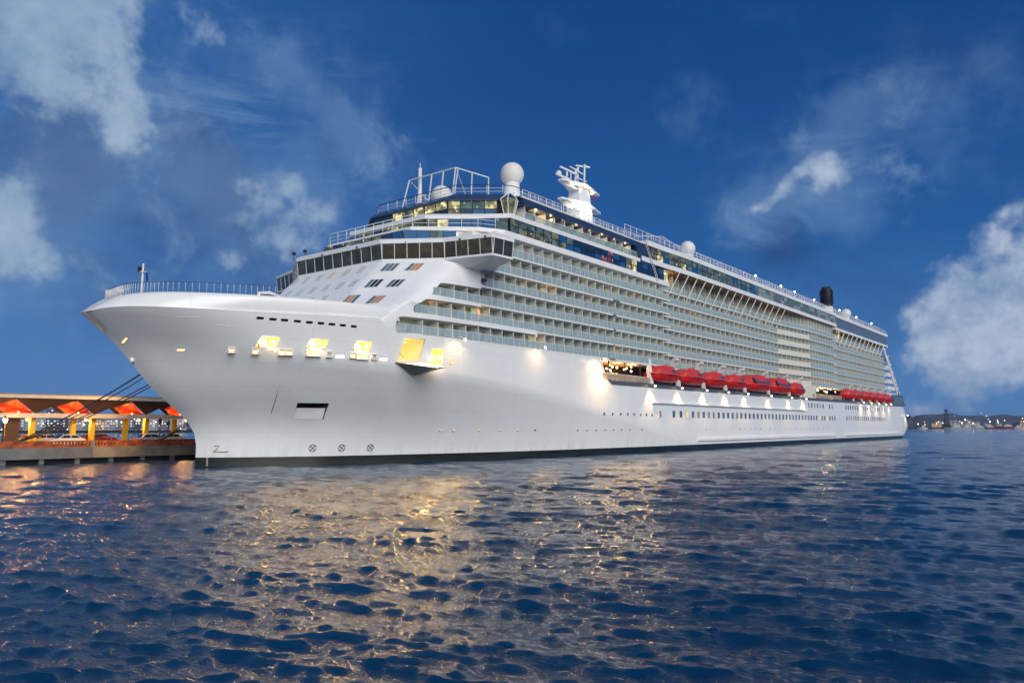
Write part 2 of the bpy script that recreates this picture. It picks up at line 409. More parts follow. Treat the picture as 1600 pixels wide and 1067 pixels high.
# ------------------------------------------------------------------ ship lines (metres; x aft from the stem, port side is y < 0, z up from the water)
def xstem(z): return lerp(z, [-3, 0, 2.9, 4.2, 5.5, 7.2, 8.7, 10.4, 12.1, 14.2, 16.7, 18], [0, 0, 0, -.4, -1.45, -3.5, -5.4, -7.0, -8.45, -10.6, -13.45, -14.6])
XF = 95.0                           # the forward body ends here, the parallel sides begin
BW = ([0, .6, 2, 5, 11.5, 20, 28.8, 40, 52, 62, 73, 85, 95], [0, .9, 2.3, 4.6, 8.4, 11.3, 13.7, 15.7, 16.9, 17.5, 18.0, 18.3, 18.4])
BK1 = ([-9.5, -8.6, -7.2, -4.8, -2, 2, 6, 12, 20, 26, 34, 95], [0, 1.5, 2.9, 5.2, 7.6, 10.7, 13.2, 15.8, 17.6, 18.15, 18.4, 18.4])
BK2 = ([-13.45, -13.25, -12.7, -12, -10.6, -7.5, -4, 0, 3.6, 8, 12, 16, 20, 25, 95], [0, .9, 2.0, 2.95, 4.7, 7.2, 9.2, 11.1, 12.9, 14.9, 16.3, 17.4, 18.05, 18.4, 18.4])
def zk1(x): return lerp(x, [-9.5, -1.3, 3.7, 7, 14.3, 21.7, 28.5, 36.6, 44.2, 52.8, 62.4, 73.3, 85, 95], [13.5, 13.15, 12.8, 12.5, 11.85, 11.34, 10.9, 10.0, 8.9, 7.65, 6.1, 4.4, 2.3, 1.2])
def ztop(x): return lerp(x, [-13.45, -12, -10, 0, 13.6, 14.4, 59.8, 60.2, 60.6, 61.6, 63, 166, 200, 270, 298], [16.7, 17.05, 17.2, 17.25, 17.5, 16.0, 16.0, 15.2, 13.6, 12.6, 11.7, 11.75, 11.95, 12.2, 12.9])
XEZ = ([-2.5, 0, 1.05, 3, 4.5, 6, 9, 12.5, 14], [288, 292, 294.5, 302, 305.5, 305, 301.5, 297.5, 296])
def half_at(s, z):                    # forward body, s = 0 at the stem, 1 at x = XF
    xk = -9.5 + (XF + 9.5) * s; zk = zk1(xk)
    w_ = lerp(XF * s, *BW); k1 = lerp(xk, *BK1); k2 = lerp(-13.45 + (XF + 13.45) * s, *BK2)
    if z <= 1.05: return w_
    if z <= zk: return w_ + (k1 - w_) * ((z - 1.05) / (zk - 1.05)) ** 1.2
    zt = 17.3
    return k1 + (k2 - k1) * min(1, (z - zk) / (zt - zk))
def half(x, z):
    if x >= XF:
        return 18.4
    xs = xstem(z); s = (x - xs) / (XF - xs)
    return half_at(max(0, s), z)
SHIP = empty('cruise_ship', (0, 0, 0), 'huge white cruise ship with rows of glass balconies, moored with its bow towards the pier', 'cruise ship')

# ------------------------------------------------------------------ hull (one closed body, openings cut in it)
def ring_from(stn):                  # stn = list of (x, b, z) from keel to rail on the port side
    return [(x, -b, z) for x, b, z in stn] + [(x, b, z) for x, b, z in reversed(stn)]
def station_rows(xr, s=None, mid=False, aft=None):
    rows = []
    if s is not None: zk = zk1(-9.5 + (XF + 9.5) * s); zt = ztop(-13.45 + (XF + 13.45) * s)
    else: zk = zk1(xr); zt = ztop(xr)
    zk = max(zk, 1.6)
    zs = [-2.5, 0, 1.05] + [1.05 + (zk - 1.05) * k / 9 for k in range(1, 10)] + [zk + (zt - zk) * k / 9 for k in range(1, 10)]
    for z in zs:
        if s is not None:
            xs_ = xstem(z); rows.append((xs_ + (XF - xs_) * s, half_at(s, z), z))
        elif aft is not None:
            xe = lerp(z, *XEZ); f = lerp(aft, [0, .3, .5, .7, .82, .9, .96, 1], [1, .998, .992, .97, .935, .89, .82, .70])
            rows.append((270 + (xe - 270) * aft, 18.4 * f, z))
        else: rows.append((xr, 18.4, z))
    return rows
rings = []
for s in sorted([(k / 66.0) ** 1.3 for k in range(67)] + [(x + 13.45) / (XF + 13.45) for x in (13.6, 14.4, 59.8, 60.2, 60.6, 61.0, 61.6, 62.3, 63)]): rings.append(ring_from(station_rows(None, s=s)))
for x in (97, 105, 120, 140, 166, 185, 200, 220, 240, 255, 270): rings.append(ring_from(station_rows(x)))
for a in (.15, .3, .45, .6, .7, .8, .87, .92, .96, 1.0): rings.append(ring_from(station_rows(270 + 25 * a, aft=a)))
hb = MB(); hb.mid('hull_white'); hb.mid('boot_black'); hb.loft(rings, 'hull_white')
me = hb.mesh('hull')
b = bmesh.new(); b.from_mesh(me); bmesh.ops.remove_doubles(b, verts=b.verts, dist=.004); bmesh.ops.recalc_face_normals(b, faces=b.faces); 
for f in b.faces:
    if f.calc_center_median().z < 1.04: f.material_index = 1
b.to_mesh(me); b.free()
me.materials.append(MATS['lit_room']); me.materials.append(MATS['white_paint']); me.materials.append(MATS['recess_shade']); me.materials.append(MATS['room_box'])
HULL = link('hull', me, SHIP)
def xz_prism(mb, poly, y0, y1, m):
    n = len(poly); vs = [(x, y0, z) for x, z in poly] + [(x, y1, z) for x, z in poly]
    mb.add(vs, [(i, (i + 1) % n, n + (i + 1) % n, n + i) for i in range(n)] + [tuple(reversed(range(n))), tuple(range(n, 2 * n))], m)
def rounded(poly, r, k=4):
    out = []
    n = len(poly)
    for i in range(n):
        p = Vector(poly[i]); a = Vector(poly[i - 1]); c = Vector(poly[(i + 1) % n])
        ra = min(r, (a - p).length * .45); rc = min(r, (c - p).length * .45)
        q0 = p + (a - p).normalized() * ra; q1 = p + (c - p).normalized() * rc
        for j in range(k + 1):
            t = j / k; out.append(tuple((1 - t) ** 2 * q0 + 2 * t * (1 - t) * p + t * t * q1))
    return out
MOOR = [[(.77, 13.5), (2.54, 13.58), (2.80, 14.6), (1.06, 14.66)], [(5.45, 13.57), (7.45, 13.6), (7.70, 14.58), (5.80, 14.63)], [(10.42, 13.53), (12.31, 13.5), (12.69, 14.58), (10.76, 14.68)]]
DOOR = [(15.99, 12.5), (19.14, 12.72), (19.69, 15.45), (16.73, 15.47)]
SIDE_WIN = [(20.79, 12.36), (22.75, 12.4), (22.95, 14.4), (20.98, 14.45)]
WHITE_WIN = [(7.25, 7.42), (10.5, 7.42), (10.8, 5.5), (7.7, 5.5)]
PROW = [('mo', p) for p in MOOR]
cb = MB()
for p in MOOR + [SIDE_WIN]:
    xc = sum(q[0] for q in p) / 4; zc = sum(q[1] for q in p) / 4
    xz_prism(cb, rounded(p, .22), -26, -(half(xc, zc) - 1.3), 'lit_room')
xz_prism(cb, DOOR, -26, -14.6, 'room_box')
xz_prism(cb, WHITE_WIN, -26, -(half(9, 6.5) - 1.8), 'recess_shade')
SMALL = [(.44, 16.57), (1.67, 16.52), (2.79, 16.5), (4.07, 16.46), (5.3, 16.42), (6.51, 16.4), (7.67, 16.36), (8.87, 16.33), (10.14, 16.29)]
for x, z in SMALL:
    xz_prism(cb, rounded([(x - .36, z - .14), (x + .36, z - .15), (x + .36, z + .14), (x - .36, z + .15)], .13), -26, -(half(x, z) - .5), 'recess_shade')
boolean(HULL, cb.build('cutter'))
for p in HULL.data.polygons:
    p.use_smooth = HULL.data.materials[p.material_index].name in ('hull_white', 'boot_black') and abs(p.normal.z) < .9
try:
    HULL.data.set_sharp_from_angle(angle=R(32))
except Exception: pass

def on_hull(x, z, off=0.0): return Vector((x, -(half(x, z) + off), z))
# lit fittings inside the mooring openings
for i, p in enumerate(MOOR + [SIDE_WIN]):
    xc = sum(q[0] for q in p) / 4; zc = sum(q[1] for q in p) / 4; y = -(half(xc, zc) - 1.15)
    fb = MB(); fb.box(xc - .5, xc + .5, y, y + .05, zc - .25, zc + .3, 'lit_panel')
    fb.build('mooring_lamp', HULL)
    fb = MB(); fb.tube([(xc - .7, y - .4, zc - .6), (xc - .7, y - .4, zc - .1)], .14, 'orange_glow', 8); fb.tube([(xc + .45, y - .3, zc - .6), (xc + .45, y - .3, zc + .6)], .03, 'cabin_cream', 5); fb.build('mooring_winch', HULL)
    fr = MB(); pr = rounded([((q[0] - xc) * 1.03 + xc, (q[1] - zc) * 1.04 + zc) for q in p], .22)
    pts = [on_hull(x, z, .02) for x, z in pr]; fr.tube(pts + [pts[0]], .05, 'white_edge', 5, False); fr.build('mooring_window_frame', HULL)
sb_ = MB(); sb_.add([(7.55, -(half(7.7, 5.5) - .12), 5.52), (10.78, -(half(10.8, 5.5) - .12), 5.52), (10.6, -(half(10.6, 6.9) - .42), 6.85), (7.36, -(half(7.4, 6.9) - .42), 6.85)], [(0, 1, 2, 3)], 'white_paint'); sb_.build('recess_door', HULL)
# fairlead rollers along the knuckle
def fairlead(x, z, wd, ht, lit):
    fb = MB(); c = on_hull(x, z, .02); t = (on_hull(x + .3, z) - on_hull(x - .3, z)).normalized(); nrm = Vector((t.y, -t.x, 0)).normalized()
    if nrm.y > 0: nrm = -nrm
    for e in (-1, 1): fb.obox(c + Vector((0, 0, e * ht / 2)) + nrm * .05, t * (wd / 2 + .08), nrm * .16, (0, 0, .055), 'cabin_cream')
    for e in (-1, 0, 1) if wd > 1 else (-1, 1): fb.tube([c + t * (e * wd / 2) + nrm * .08 + Vector((0, 0, -ht / 2)), c + t * (e * wd / 2) + nrm * .08 + Vector((0, 0, ht / 2))], .085, 'cabin_cream', 8)
    fb.obox(c - nrm * .01, t * wd / 2, nrm * .02, (0, 0, ht / 2 - .04), 'lit_small' if lit else 'door_grey')
    fb.build('fairlead', HULL)
for x, z, wd, l in ((-1.03, 13.1, .6, 1), (.98, 13.03, .6, 1), (3.65, 13.0, 1.5, 1), (6.3, 12.98, 1.5, 1), (7.99, 12.95, .6, 0), (10.56, 12.95, .6, 1), (11.63, 12.85, 1.3, 1), (13.08, 12.9, .6, 0)): fairlead(x, z, wd, .62, l)
def slot(name, x, z, wd, ht, m, mf='white_edge'):
    fb = MB(); c = on_hull(x, z, .012); t = (on_hull(x + .3, z) - on_hull(x - .3, z)).normalized(); up = (on_hull(x, z + .3) - on_hull(x, z - .3)).normalized()
    nr = t.cross(up); nr = nr if nr.y < 0 else -nr
    fb.obox(c, t * wd / 2, nr * .02, up * ht / 2, m); fb.obox(c - nr * .004, t * (wd / 2 + .05), nr * .017, up * (ht / 2 + .05), mf); return fb.build(name, HULL)
slot('fairlead_slot', 9.2, 12.74, .9, .22, 'lit_panel'); slot('fairlead_slot', 14.34, 12.7, .9, .22, 'lit_panel'); slot('fairlead_slot', -5.03, 13.0, .8, .22, 'lit_small')
# anchor pocket lights on the stem
slot('anchor_pocket', xstem(13.9) + .75, 13.9, .34, .95, 'lit_small', 'steel')
ab = MB(); ab.sphere((xstem(11.9) + .12, -.35, 11.9), .26, 'cabin_cream', 10, 6, -1, 1.2); ab.build('stem_lamp', HULL)
ab = MB(); ab.tube([on_hull(4.6, 9.4, .01), on_hull(4.9, 8.2, .012), on_hull(5.38, 6.2, .012)], [.012, .03, .045], 'mark_black', 4); ab.build('scuff_mark', HULL)
ab = MB(); ab.tube([on_hull(-3.4 + k * .5, 15.6 - .02 * k, .006) for k in range(6)], .018, 'white_edge', 4); ab.tube([on_hull(-8.2 + k * .7, 16.25 + .01 * k, .006) for k in range(6)], .016, 'white_edge', 4); ab.build('scuff_mark', HULL)
# thruster marks: ring and cross
for x, z in ((10.55, 2.03), (13.87, 2.0), (17.41, 1.98)):
    fb = MB(); c = on_hull(x, z, .03); t = (on_hull(x + .3, z) - on_hull(x - .3, z)).normalized(); up = (on_hull(x, z + .3) - on_hull(x, z - .3)).normalized()
    pts = [c + t * .42 * math.cos(a) + up * .42 * math.sin(a) for a in [2 * PI * k / 20 for k in range(21)]]
    fb.tube(pts, .045, 'mark_black', 4, False)
    for a in (.9, 2.45): fb.tube([c - t * .36 * math.cos(a) - up * .36 * math.sin(a), c + t * .36 * math.cos(a) + up * .36 * math.sin(a)], .045, 'mark_black', 4)
    fb.build('thruster_mark', HULL)
fb = MB()
fb.tube([on_hull(1.35, 2.35, .03), on_hull(1.75, 2.42, .03), on_hull(1.55, 2.0, .03), on_hull(1.25, 1.72, .03), on_hull(1.9, 1.66, .03), on_hull(2.4, 1.68, .03), on_hull(2.45, 1.8, .03)], .045, 'mark_black', 4); fb.build('bulb_mark', HULL)
dm = MB()
for k in range(5): dm.box(.75, .95, -(half(.85, .3 + k * .2) + .03), -(half(.85, .3) - .3), .12 + k * .2, .20 + k * .2, 'white_edge')
dm.build('draft_marks', HULL)
# fold-down loading platform below the door
pb = MB()
top = [(15.75, -16.75, 12.42), (18.95, -17.6, 12.62), (21.6, -19.9, 12.05), (18.3, -20.6, 11.75)]
dn = [(x, y, z - .16) for x, y, z in top]; dn[0] = (15.9, -16.6, 12.15); dn[2] = (20.9, -19.4, 11.75)
pb.add(top, [(0, 1, 2, 3)], 'white_edge'); pb.add([(15.75, -16.6, 12.40), (18.95, -17.4, 12.60), (21.6, -19.9, 12.03), (18.3, -20.6, 11.73), (18.6, -17.2, 10.9)], [(0, 3, 4), (3, 2, 4), (2, 1, 4)], 'grey_flap')
pb.build('loading_platform', HULL)
db = MB()
for x, z, c in ((16.9, 14.55, 'canopy_brown'), (17.8, 14.5, 'orange_glow'), (18.0, 13.35, 'canopy_brown'), (16.6, 13.3, 'lit_small'), (17.1, 12.9, 'lit_room')): db.box(x - .32, x + .32, -14.72, -14.66, z - .3, z + .3, c)
db.box(17.3, 17.45, -15.6, -15.45, 12.7, 15.3, 'cabin_cream'); db.bar((16.6, -15.3, 14.6), (18.6, -15.3, 13.2), .08, .08, 'steel')
db.build('loading_hatch_interior', HULL); point('mooring_light', (18.0, -15.9, 14.9), 16, HULL, (1, .66, .24), .15)
dl = MB(); dl.box(16.9, 18.9, -15.5, -15.1, 15.1, 15.2, 'lit_small'); dl.build('mooring_lamp', HULL)
fr = MB(); pts = [on_hull(x, z, .03) for x, z in DOOR]; fr.tube(pts + [pts[0]], .09, 'cabin_cream', 6, False); fr.build('loading_hatch_frame', HULL)
fb = MB(); c = on_hull(24.4, 13.0, .02); fb.tube([c + Vector((.36 * math.cos(a), 0, .36 * math.sin(a))) for a in [2 * PI * k / 16 for k in range(17)]], .07, 'door_lit', 5, False); fb.build('hull_valve', HULL)

# rub rails, base strip, seams standing proud
rb = MB(); rb.box(78, 165.4, -18.86, -18.3, 8.85, 9.12, 'white_paint'); rb.build('rub_rail', HULL)
rb = MB(); rb.box(97, 192, -18.75, -18.3, 1.75, 2.3, 'white_paint'); rb.build('rub_rail', HULL)
rb = MB(); rb.box(203, 276, -18.75, -18.3, 1.75, 2.3, 'white_paint'); rb.build('rub_rail', HULL)
gb = MB()
gx = [(62.2, 12.55), (63.6, 11.75), (166, 11.8), (200, 12.0), (270, 12.25), (289, 12.6)]
for (x0, z0), (x1, z1) in zip(gx, gx[1:]):
    y0 = -18.62; h = .62
    t0 = z0 + (h if x0 > 62.5 else .02); t1 = z1 + h
    if x0 < 63: t1 = 12.45
    for ysg in (1, -1):
        gb.add([(x0, ysg * y0, z0), (x1, ysg * y0, z1), (x1, ysg * y0, t1), (x0, ysg * y0, t0), (x0, ysg * (y0 + 3.4), z0), (x1, ysg * (y0 + 3.4), z1), (x1, ysg * (y0 + 3.4), t1), (x0, ysg * (y0 + 3.4), t0)],
               [(0, 1, 2, 3), (3, 2, 6, 7), (0, 4, 5, 1)] + ([(0, 3, 7, 4)] if x0 < 62.5 else []) + ([(1, 5, 6, 2)] if x1 > 288 else []), 'grey_base')
gb.build('boat_deck_edge', SHIP)

# side windows: every one a pane in a frame standing a little proud of the plating
def side_window(x, z0, z1, wd, m, name='hull_window'):
    fb = MB(); y = -18.4
    if x > 276: return
    fb.box(x - wd / 2, x + wd / 2, y - .035, y + .05, z0, z1, m); fb.box(x - wd / 2 - .07, x + wd / 2 + .07, y - .022, y + .05, z0 - .07, z1 + .07, 'steel')
    fb.box(x - .025, x + .025, y - .045, y + .05, z0, z1, 'white_edge')
    fb.build(name, HULL)
PM = ['pane_dark', 'pane_dark', 'pane_blue', 'pane_dark', 'pane_beige', 'pane_blue', 'pane_dark', 'pane_lit']
xs_main = [86.6, 89.6, 92.4, 95.0, 97.6, 100.1] + [102.6 + 2.5 * k for k in range(37)]
pick = {2: 'pane_lit', 4: 'pane_beige', 5: 'pane_blue', 6: 'pane_beige', 7: 'pane_beige', 12: 'pane_beige'}
for i, x in enumerate(xs_main):
    if x < 193: side_window(x, 6.42, 7.55, .95, pick.get(i, 'pane_lit' if 172 < x < 190 and i % 3 == 0 else random.choice(['pane_dark', 'pane_dark', 'pane_blue'])))
for x in [168.5 + 2.6 * k for k in range(6)] + [187.6, 190.4]: side_window(x, 9.85, 11.0, .95, random.choice(PM[:5]))
for k in range(20): side_window(205 + 2.65 * k, 9.9, 11.1, .95, random.choice(PM)); side_window(205.6 + 2.6 * k, 6.6, 7.8, .95, random.choice(PM[:6]))
fb = MB(); fb.box(80.4, 81.5, -18.46, -18.3, 6.2, 7.7, 'cabin_cream'); fb.box(80.55, 81.35, -18.5, -18.35, 6.35, 7.5, 'pane_beige'); fb.build('hull_door', HULL)
def port_hole(x, z, r, m):
    fb = MB(); y = -half(x, z); fb.tube([(x, y + .05, z), (x, y - .03, z)], r, m, 12); fb.tube([(x, y + .05, z), (x, y - .022, z)], r * 1.3, 'steel', 12); fb.build('porthole', HULL)
for x in (61.2, 63.9, 66.6, 69.0, 71.2, 73.5, 75.7, 77.8): port_hole(x, 6.75, .21, 'pane_dark')
for k, x in enumerate((26.5, 28.6, 33.0, 36.8, 40.4, 44.1)): port_hole(x, 4.15, .15, 'pane_lit' if k < 5 else 'pane_dark')
for x in (54.5, 57, 59.6, 62.2, 64.7, 67.3, 70, 74, 101, 119, 122, 125.4, 128.5, 131.7, 138, 141, 150, 153, 157, 161, 165, 169, 172, 176, 181, 186): port_hole(x, 4.05, .13, 'pane_dark')
# ------------------------------------------------------------------ bulwark round the forecastle
TOPL = [(-10.95, 0, 18.3), (-10.8, 1.2, 18.5), (-10.45, 2.3, 18.68), (-9.4, 3.9, 18.88), (-7.2, 6.5, 19.0), (-2.7, 9.7, 19.08), (1.7, 12.1, 19.1), (7, 14.5, 19.1), (12, 16.2, 19.0), (14.2, 16.78, 18.9), (16.0, 17.1, 18.7)]
BOTL = [(-13.45, 0), (-13.3, .75), (-12.9, 1.7), (-11.6, 3.45), (-8.9, 6.15), (-4.3, 9.05), (.3, 11.25), (6.2, 14.1), (11.4, 16.1), (14.1, 16.85), (15.9, 17.2)]
def smoothline(P, n=8):
    P = [Vector(p) for p in P]; out = []
    for i in range(len(P) - 1):
        p0, p1, p2, p3 = P[max(i - 1, 0)], P[i], P[i + 1], P[min(i + 2, len(P) - 1)]
        for k in range(n):
            t = k / n; out.append(.5 * ((2 * p1) + (p2 - p0) * t + (2 * p0 - 5 * p1 + 4 * p2 - p3) * t * t + (3 * p1 - p0 - 3 * p2 + p3) * t ** 3))
    out.append(P[-1]); return out
bt = smoothline([(x, y, ztop(x) - .02 if x < 13.5 else 17.45) for x, y in BOTL]); tp = smoothline(TOPL)
bw_ = MB()
for sg in (-1, 1):
    rg = []
    for a, c in zip(bt, tp):
        m_ = a.lerp(c, .5) + Vector((-.12, .06, 0)); inn = c + Vector((.25, -.22, 0))
        rg.append([(p.x, sg * max(0, p.y), p.z) for p in (a, a.lerp(m_, .5), m_, m_.lerp(c, .6), c, inn, Vector((inn.x, inn.y, 17.4)))])
    bw_.loft(rg, 'hull_white', closed=False, cap=False)
bw_.mesh
BUL = bw_.build('bulwark', SHIP)
fd = MB(); pl = [(p.x + .3, -max(0, p.y - .25)) for p in tp] ; pl2 = [(x, -y) for x, y in reversed(pl)]
fd.prism(pl + pl2, 17.35, 17.42, 'grey_base'); fd.build('foredeck', SHIP)
def railing(pts, hgt, name='railing', spacing=1.6, parent=SHIP, rails=3, top='rail_white', r=.035, post='rail_white', lean=0.0):
    rb = MB(); pts = [Vector(p) for p in pts]
    for j in range(rails):
        h = hgt * (j + 1) / rails; rb.tube([p + Vector((0, 0, h)) for p in pts], r * (1.35 if j == rails - 1 else .7), top if j == rails - 1 else post, 5, False)
    for a, c in zip(pts, pts[1:]):
        n = max(1, int(round((c - a).length / spacing)))
        for k in range(n + (1 if c is pts[-1] else 0)):
            p = a.lerp(c, k / n); rb.tube([p, p + Vector((0, 0, hgt))], r, post, 5)
    return rb.build(name, parent)
rl = [p + Vector((.15, -.15, 0)) for p in tp if p.x < 2]
railing([(p.x, -max(0, p.y), p.z) for p in rl[2:20]], 1.15, spacing=1.5, top='rail_dark', rails=2)
railing([(p.x, -max(0, p.y), p.z) for p in rl[19:]], 1.15, spacing=3.2, top='rail_dark', rails=1, r=.022)
railing([(p.x, max(0, p.y), p.z) for p in rl[2:]], 1.15, spacing=3.2, top='rail_dark', rails=1, r=.022)
mb = MB(); mb.tube([(-7.4, 0, 17.4), (-7.3, 0, 22.9)], [.16, .1], 'rail_white', 8); mb.bar((-7.35, -.1, 21.9), (-7.35, -.7, 21.9), .1, .08, 'rail_white')
BM = mb.build('bow_mast', SHIP)
mb = MB(); mb.box(-7.5, -7.2, .5, .85, 22.0, 22.6, 'lamp_black'); mb.box(-7.5, -7.3, 0, .5, 21.95, 22.05, 'rail_white'); mb.build('masthead_lamp', BM)
mb = MB(); mb.add([(-7.3, -.66, 21.8), (-7.1, -.72, 21.8), (-7.0, -.78, 20.9), (-7.25, -.70, 20.8)], [(0, 1, 2, 3)], 'flag_blue'); mb.build('flag', BM)
mb = MB(); mb.tube([(-9.6, 0, 17.4), (-9.6, 0, 19.3)], .16, 'rail_white', 8); mb.sphere((-9.6, 0, 19.4), .28, 'rail_white', 10, 6); mb.build('deck_vent', SHIP)
mb = MB(); mb.tube([(.4, -10.9, 18.6), (.8, -10.4, 19.5), (1.8, -11.0, 19.6), (3.0, -11.4, 19.2)], .22, 'white_paint', 8); mb.build('deck_vent', SHIP)

# ------------------------------------------------------------------ forward shell of the superstructure
def x0(z): return 20.3 - (26.9 - z)
def swp(z): return lerp(z, [15.9, 18.8, 22, 26.9], [2.2, 2.9, 4.6, 6.3])
def facet_pt(y, z): return Vector((x0(z) + (abs(y) - 9.2) / 7.0 * swp(z) * .72, y, z))
def shell_outline(z):
    a = x0(z)
    o = swp(z)
    pl = [(a, 0), (a, 9.2), (a + o * .72, 16.2), (a + o, 17.75), (a + o + 2.6, 18.3), (a + o + 6.5, 18.4)]
    pl = [(min(x, 29.5), min(y, half(x, min(z, 17.28)) - .012 if z < 19.5 else 18.4)) for x, y in pl] + [(29.8, 18.4)]
    r = [pl[0]] + rounded(pl, .9, 3)[4:-4] + [pl[-1]]
    return r
shb = MB(); rg = []
for k in range(23):
    z = 15.98 + (26.9 - 15.98) * k / 22; o = shell_outline(z)
    rg.append([(x, -y, z) for x, y in o] + [(x, y, z) for x, y in reversed(o[1:])])
shb.loft(rg, 'white_paint')
me = shb.mesh('forward_house'); b = bmesh.new(); b.from_mesh(me); bmesh.ops.remove_doubles(b, verts=b.verts, dist=.003); bmesh.ops.recalc_face_normals(b, faces=b.faces); b.to_mesh(me); b.free()
me.materials.append(MATS['cabin_cream'])
SHELL = link('forward_house', me, SHIP)
cb = MB()
xz_prism(cb, rounded([(15.35, 16.07), (15.35, 17.8), (16.3, 18.02), (31, 18.12), (31, 16.05)], .45), -26, -15.9, 'cabin_cream')
xz_prism(cb, rounded([(17.75, 18.68), (17.75, 19.45), (19.6, 20.55), (31, 20.78), (31, 18.66)], .3), -26, -16.2, 'cabin_cream')
xz_prism(cb, rounded([(20.6, 21.23), (20.7, 21.5), (22.3, 23.0), (31, 23.26), (31, 21.21)], .3), -26, -16.4, 'cabin_cream')
boolean(SHELL, cb.build('cutter'))
for p in SHELL.data.polygons: p.use_smooth = True
try: SHELL.data.set_sharp_from_angle(angle=R(16))
except Exception: pass
sb = MB(); sb.box(29.8, 42.6, -18.43, -18.05, 18.08, 18.72, 'white_paint'); sb.box(42.2, 42.6, -18.43, -18.05, 17.75, 18.08, 'white_paint'); sb.build('side_beam', SHIP)
# slanted cabin windows in the sloping front, three slits each
def front_window(y, z, mats3, facet):
    s2 = 1 / math.sqrt(2); up = Vector((s2, 0, s2))
    if facet == 0: c = Vector((x0(z), y, z)); t = Vector((0, -1, 0))
    else:
        c = facet_pt(y, z); sg_ = 1 if y > 0 else -1
        t = (facet_pt(y + sg_ * .5, z) - facet_pt(y - sg_ * .5, z)).normalized(); up = (facet_pt(y, z + .4) - facet_pt(y, z - .4)).normalized()
    n = t.cross(up); n = n if n.x < 0 else -n; n.normalize()
    fb = MB()
    for k in (-1, 0, 1):
        cc = c + t * (k * (.62 if facet else .42)) + n * .012
        wv = .21 if facet else .085
        fb.obox(cc, t * wv, n * .012, up * .82, mats3[k + 1]); fb.obox(cc - n * .006, t * (wv + .05), n * .012, up * .88, 'white_edge' if facet == 0 else 'steel')
    fb.build('cabin_window', SHELL)
G3 = ['slit_glass'] * 3; A3 = ['slit_glass', 'slit_amber', 'slit_amber']; D3 = ['slit_glass', 'bridge_glass', 'bridge_glass']; S3 = ['pane_beige', 'slit_amber', 'slit_glass']
for y in (-6.4, -3.3, -.3, 2.5, 5.5, 8.2): front_window(y, 25.6, G3 if y != -.3 else A3, 0)
for y in (-7.6, -5.0, -1.9, .9, 3.9, 6.7): front_window(y, 23.3, G3, 0)
for y in (-4, -1, 2): front_window(y, 21.3, G3, 0)
for y, z, m3 in ((-10.9, 25.55, G3), (-13.8, 25.5, A3), (-10.9, 23.0, D3), (-13.6, 22.9, ['slit_glass', 'bridge_glass', 'slit_glass']), (-9.95, 20.65, S3), (-13.4, 20.4, ['slit_glass', 'slit_amber', 'slit_amber'])): front_window(y, z, m3, 1); front_window(-y, z, G3, 1)
lb = MB()
for z in (24.7, 22.2):
    o_ = Vector((-.03, -.02, 0)); lb.bar(facet_pt(-9.6, z) + o_, facet_pt(-15.6, z) + o_, .07, .09, 'soffit_white')
lb.build('drip_ledge', SHELL)

# ------------------------------------------------------------------ navigation bridge
def plan(*pts): return [(x, -y) for x, y in pts] + [(x, y) for x, y in reversed(pts)]
BR = MB()
BRP = [(20.35, 9.15), (24.8, 16.35), (26.6, 23.1), (30.0, 23.4), (31.2, 18.3)]
BR.prism([(x + .12, y * .995) for x, y in plan((20.35, 9.1), (24.8, 16.3), (26.6, 23.0), (29.9, 23.3), (31.2, 18.2))], 26.9, 28.95, 'frame_dark')
BR.prism(plan((20.1, 9.1), (24.6, 16.3), (26.35, 23.25), (30.1, 23.6), (31.4, 18.45)), 26.62, 26.9, 'white_paint')
BRO = BR.build('bridge', SHIP)
RF = MB(); a_ = plan((19.75, 9.15), (24.3, 16.35), (26.1, 23.35), (30.3, 23.75), (33, 18.42)); c_ = plan((20.1, 8.9), (24.7, 16.0), (26.6, 22.7), (30.0, 23.0), (33.2, 18.2))
RF.loft([[(x, y, 28.95) for x, y in a_], [(x, y, 29.42) for x, y in a_], [(x, y, 29.68) for x, y in c_]], 'white_paint', smooth=False)
RF.build('bridge_roof', BRO)
def pane_wall(parent, name, p, q, z0, z1, n, mats, lean=-.3, mull='rail_white', mw=.09, th=.03, wide=None, rows=1):
    p = Vector((p[0], p[1], z0)); q = Vector((q[0], q[1], z0)); d = (q - p); L = d.length; d.normalize()
    nr = Vector((d.y, -d.x, 0)); 
    up = Vector((0, 0, z1 - z0)) + nr * (-lean)
    for k in range(n):
        a = p + d * (L * k / n); c = p + d * (L * (k + 1) / n); fb = MB()
        for r_ in range(rows):
            lo, hi = up * (r_ / rows), up * ((r_ + 1) / rows); mm = mats[(k * rows + r_) % len(mats)] if not callable(mats) else mats()
            e = nr * .045
            fb.add([a + lo + e, c + lo + e, c + hi + e, a + hi + e], [(0, 1, 2, 3)], mm)
            if r_: fb.bar(a + lo + e, c + lo + e, mw * .8, mw * .8, mull)
        fb.bar(a + nr * .05, a + up + nr * .05, mw, mw, mull)
        if k == n - 1: fb.bar(c + nr * .05, c + up + nr * .05, mw, mw, mull)
        fb.build(name, parent)
B_ = ['bridge_glass']
def swing(pts, cnts):
    for (a, c), n in zip(zip(pts, pts[1:]), cnts):
        pane_wall(BRO, 'bridge_window', c if False else a, c, 26.93, 28.93, n, B_, lean=.0)
seg = [(20.2, 9.15), (20.2, -9.15), (24.7, -16.4), (26.45, -23.2), (30.05, -23.5)]
for (a, c), n in zip(zip(seg, seg[1:]), (9, 5, 4, 2)):
    d = Vector((c[0] - a[0], c[1] - a[1], 0)); nr = Vector((d.y, -d.x, 0)).normalized()
    pane_wall(BRO, 'bridge_window', a, c, 26.93, 28.93, n, B_, lean=-.22)
sg2 = [(30.05, 23.5), (26.45, 23.2), (24.7, 16.4), (20.2, 9.15)]
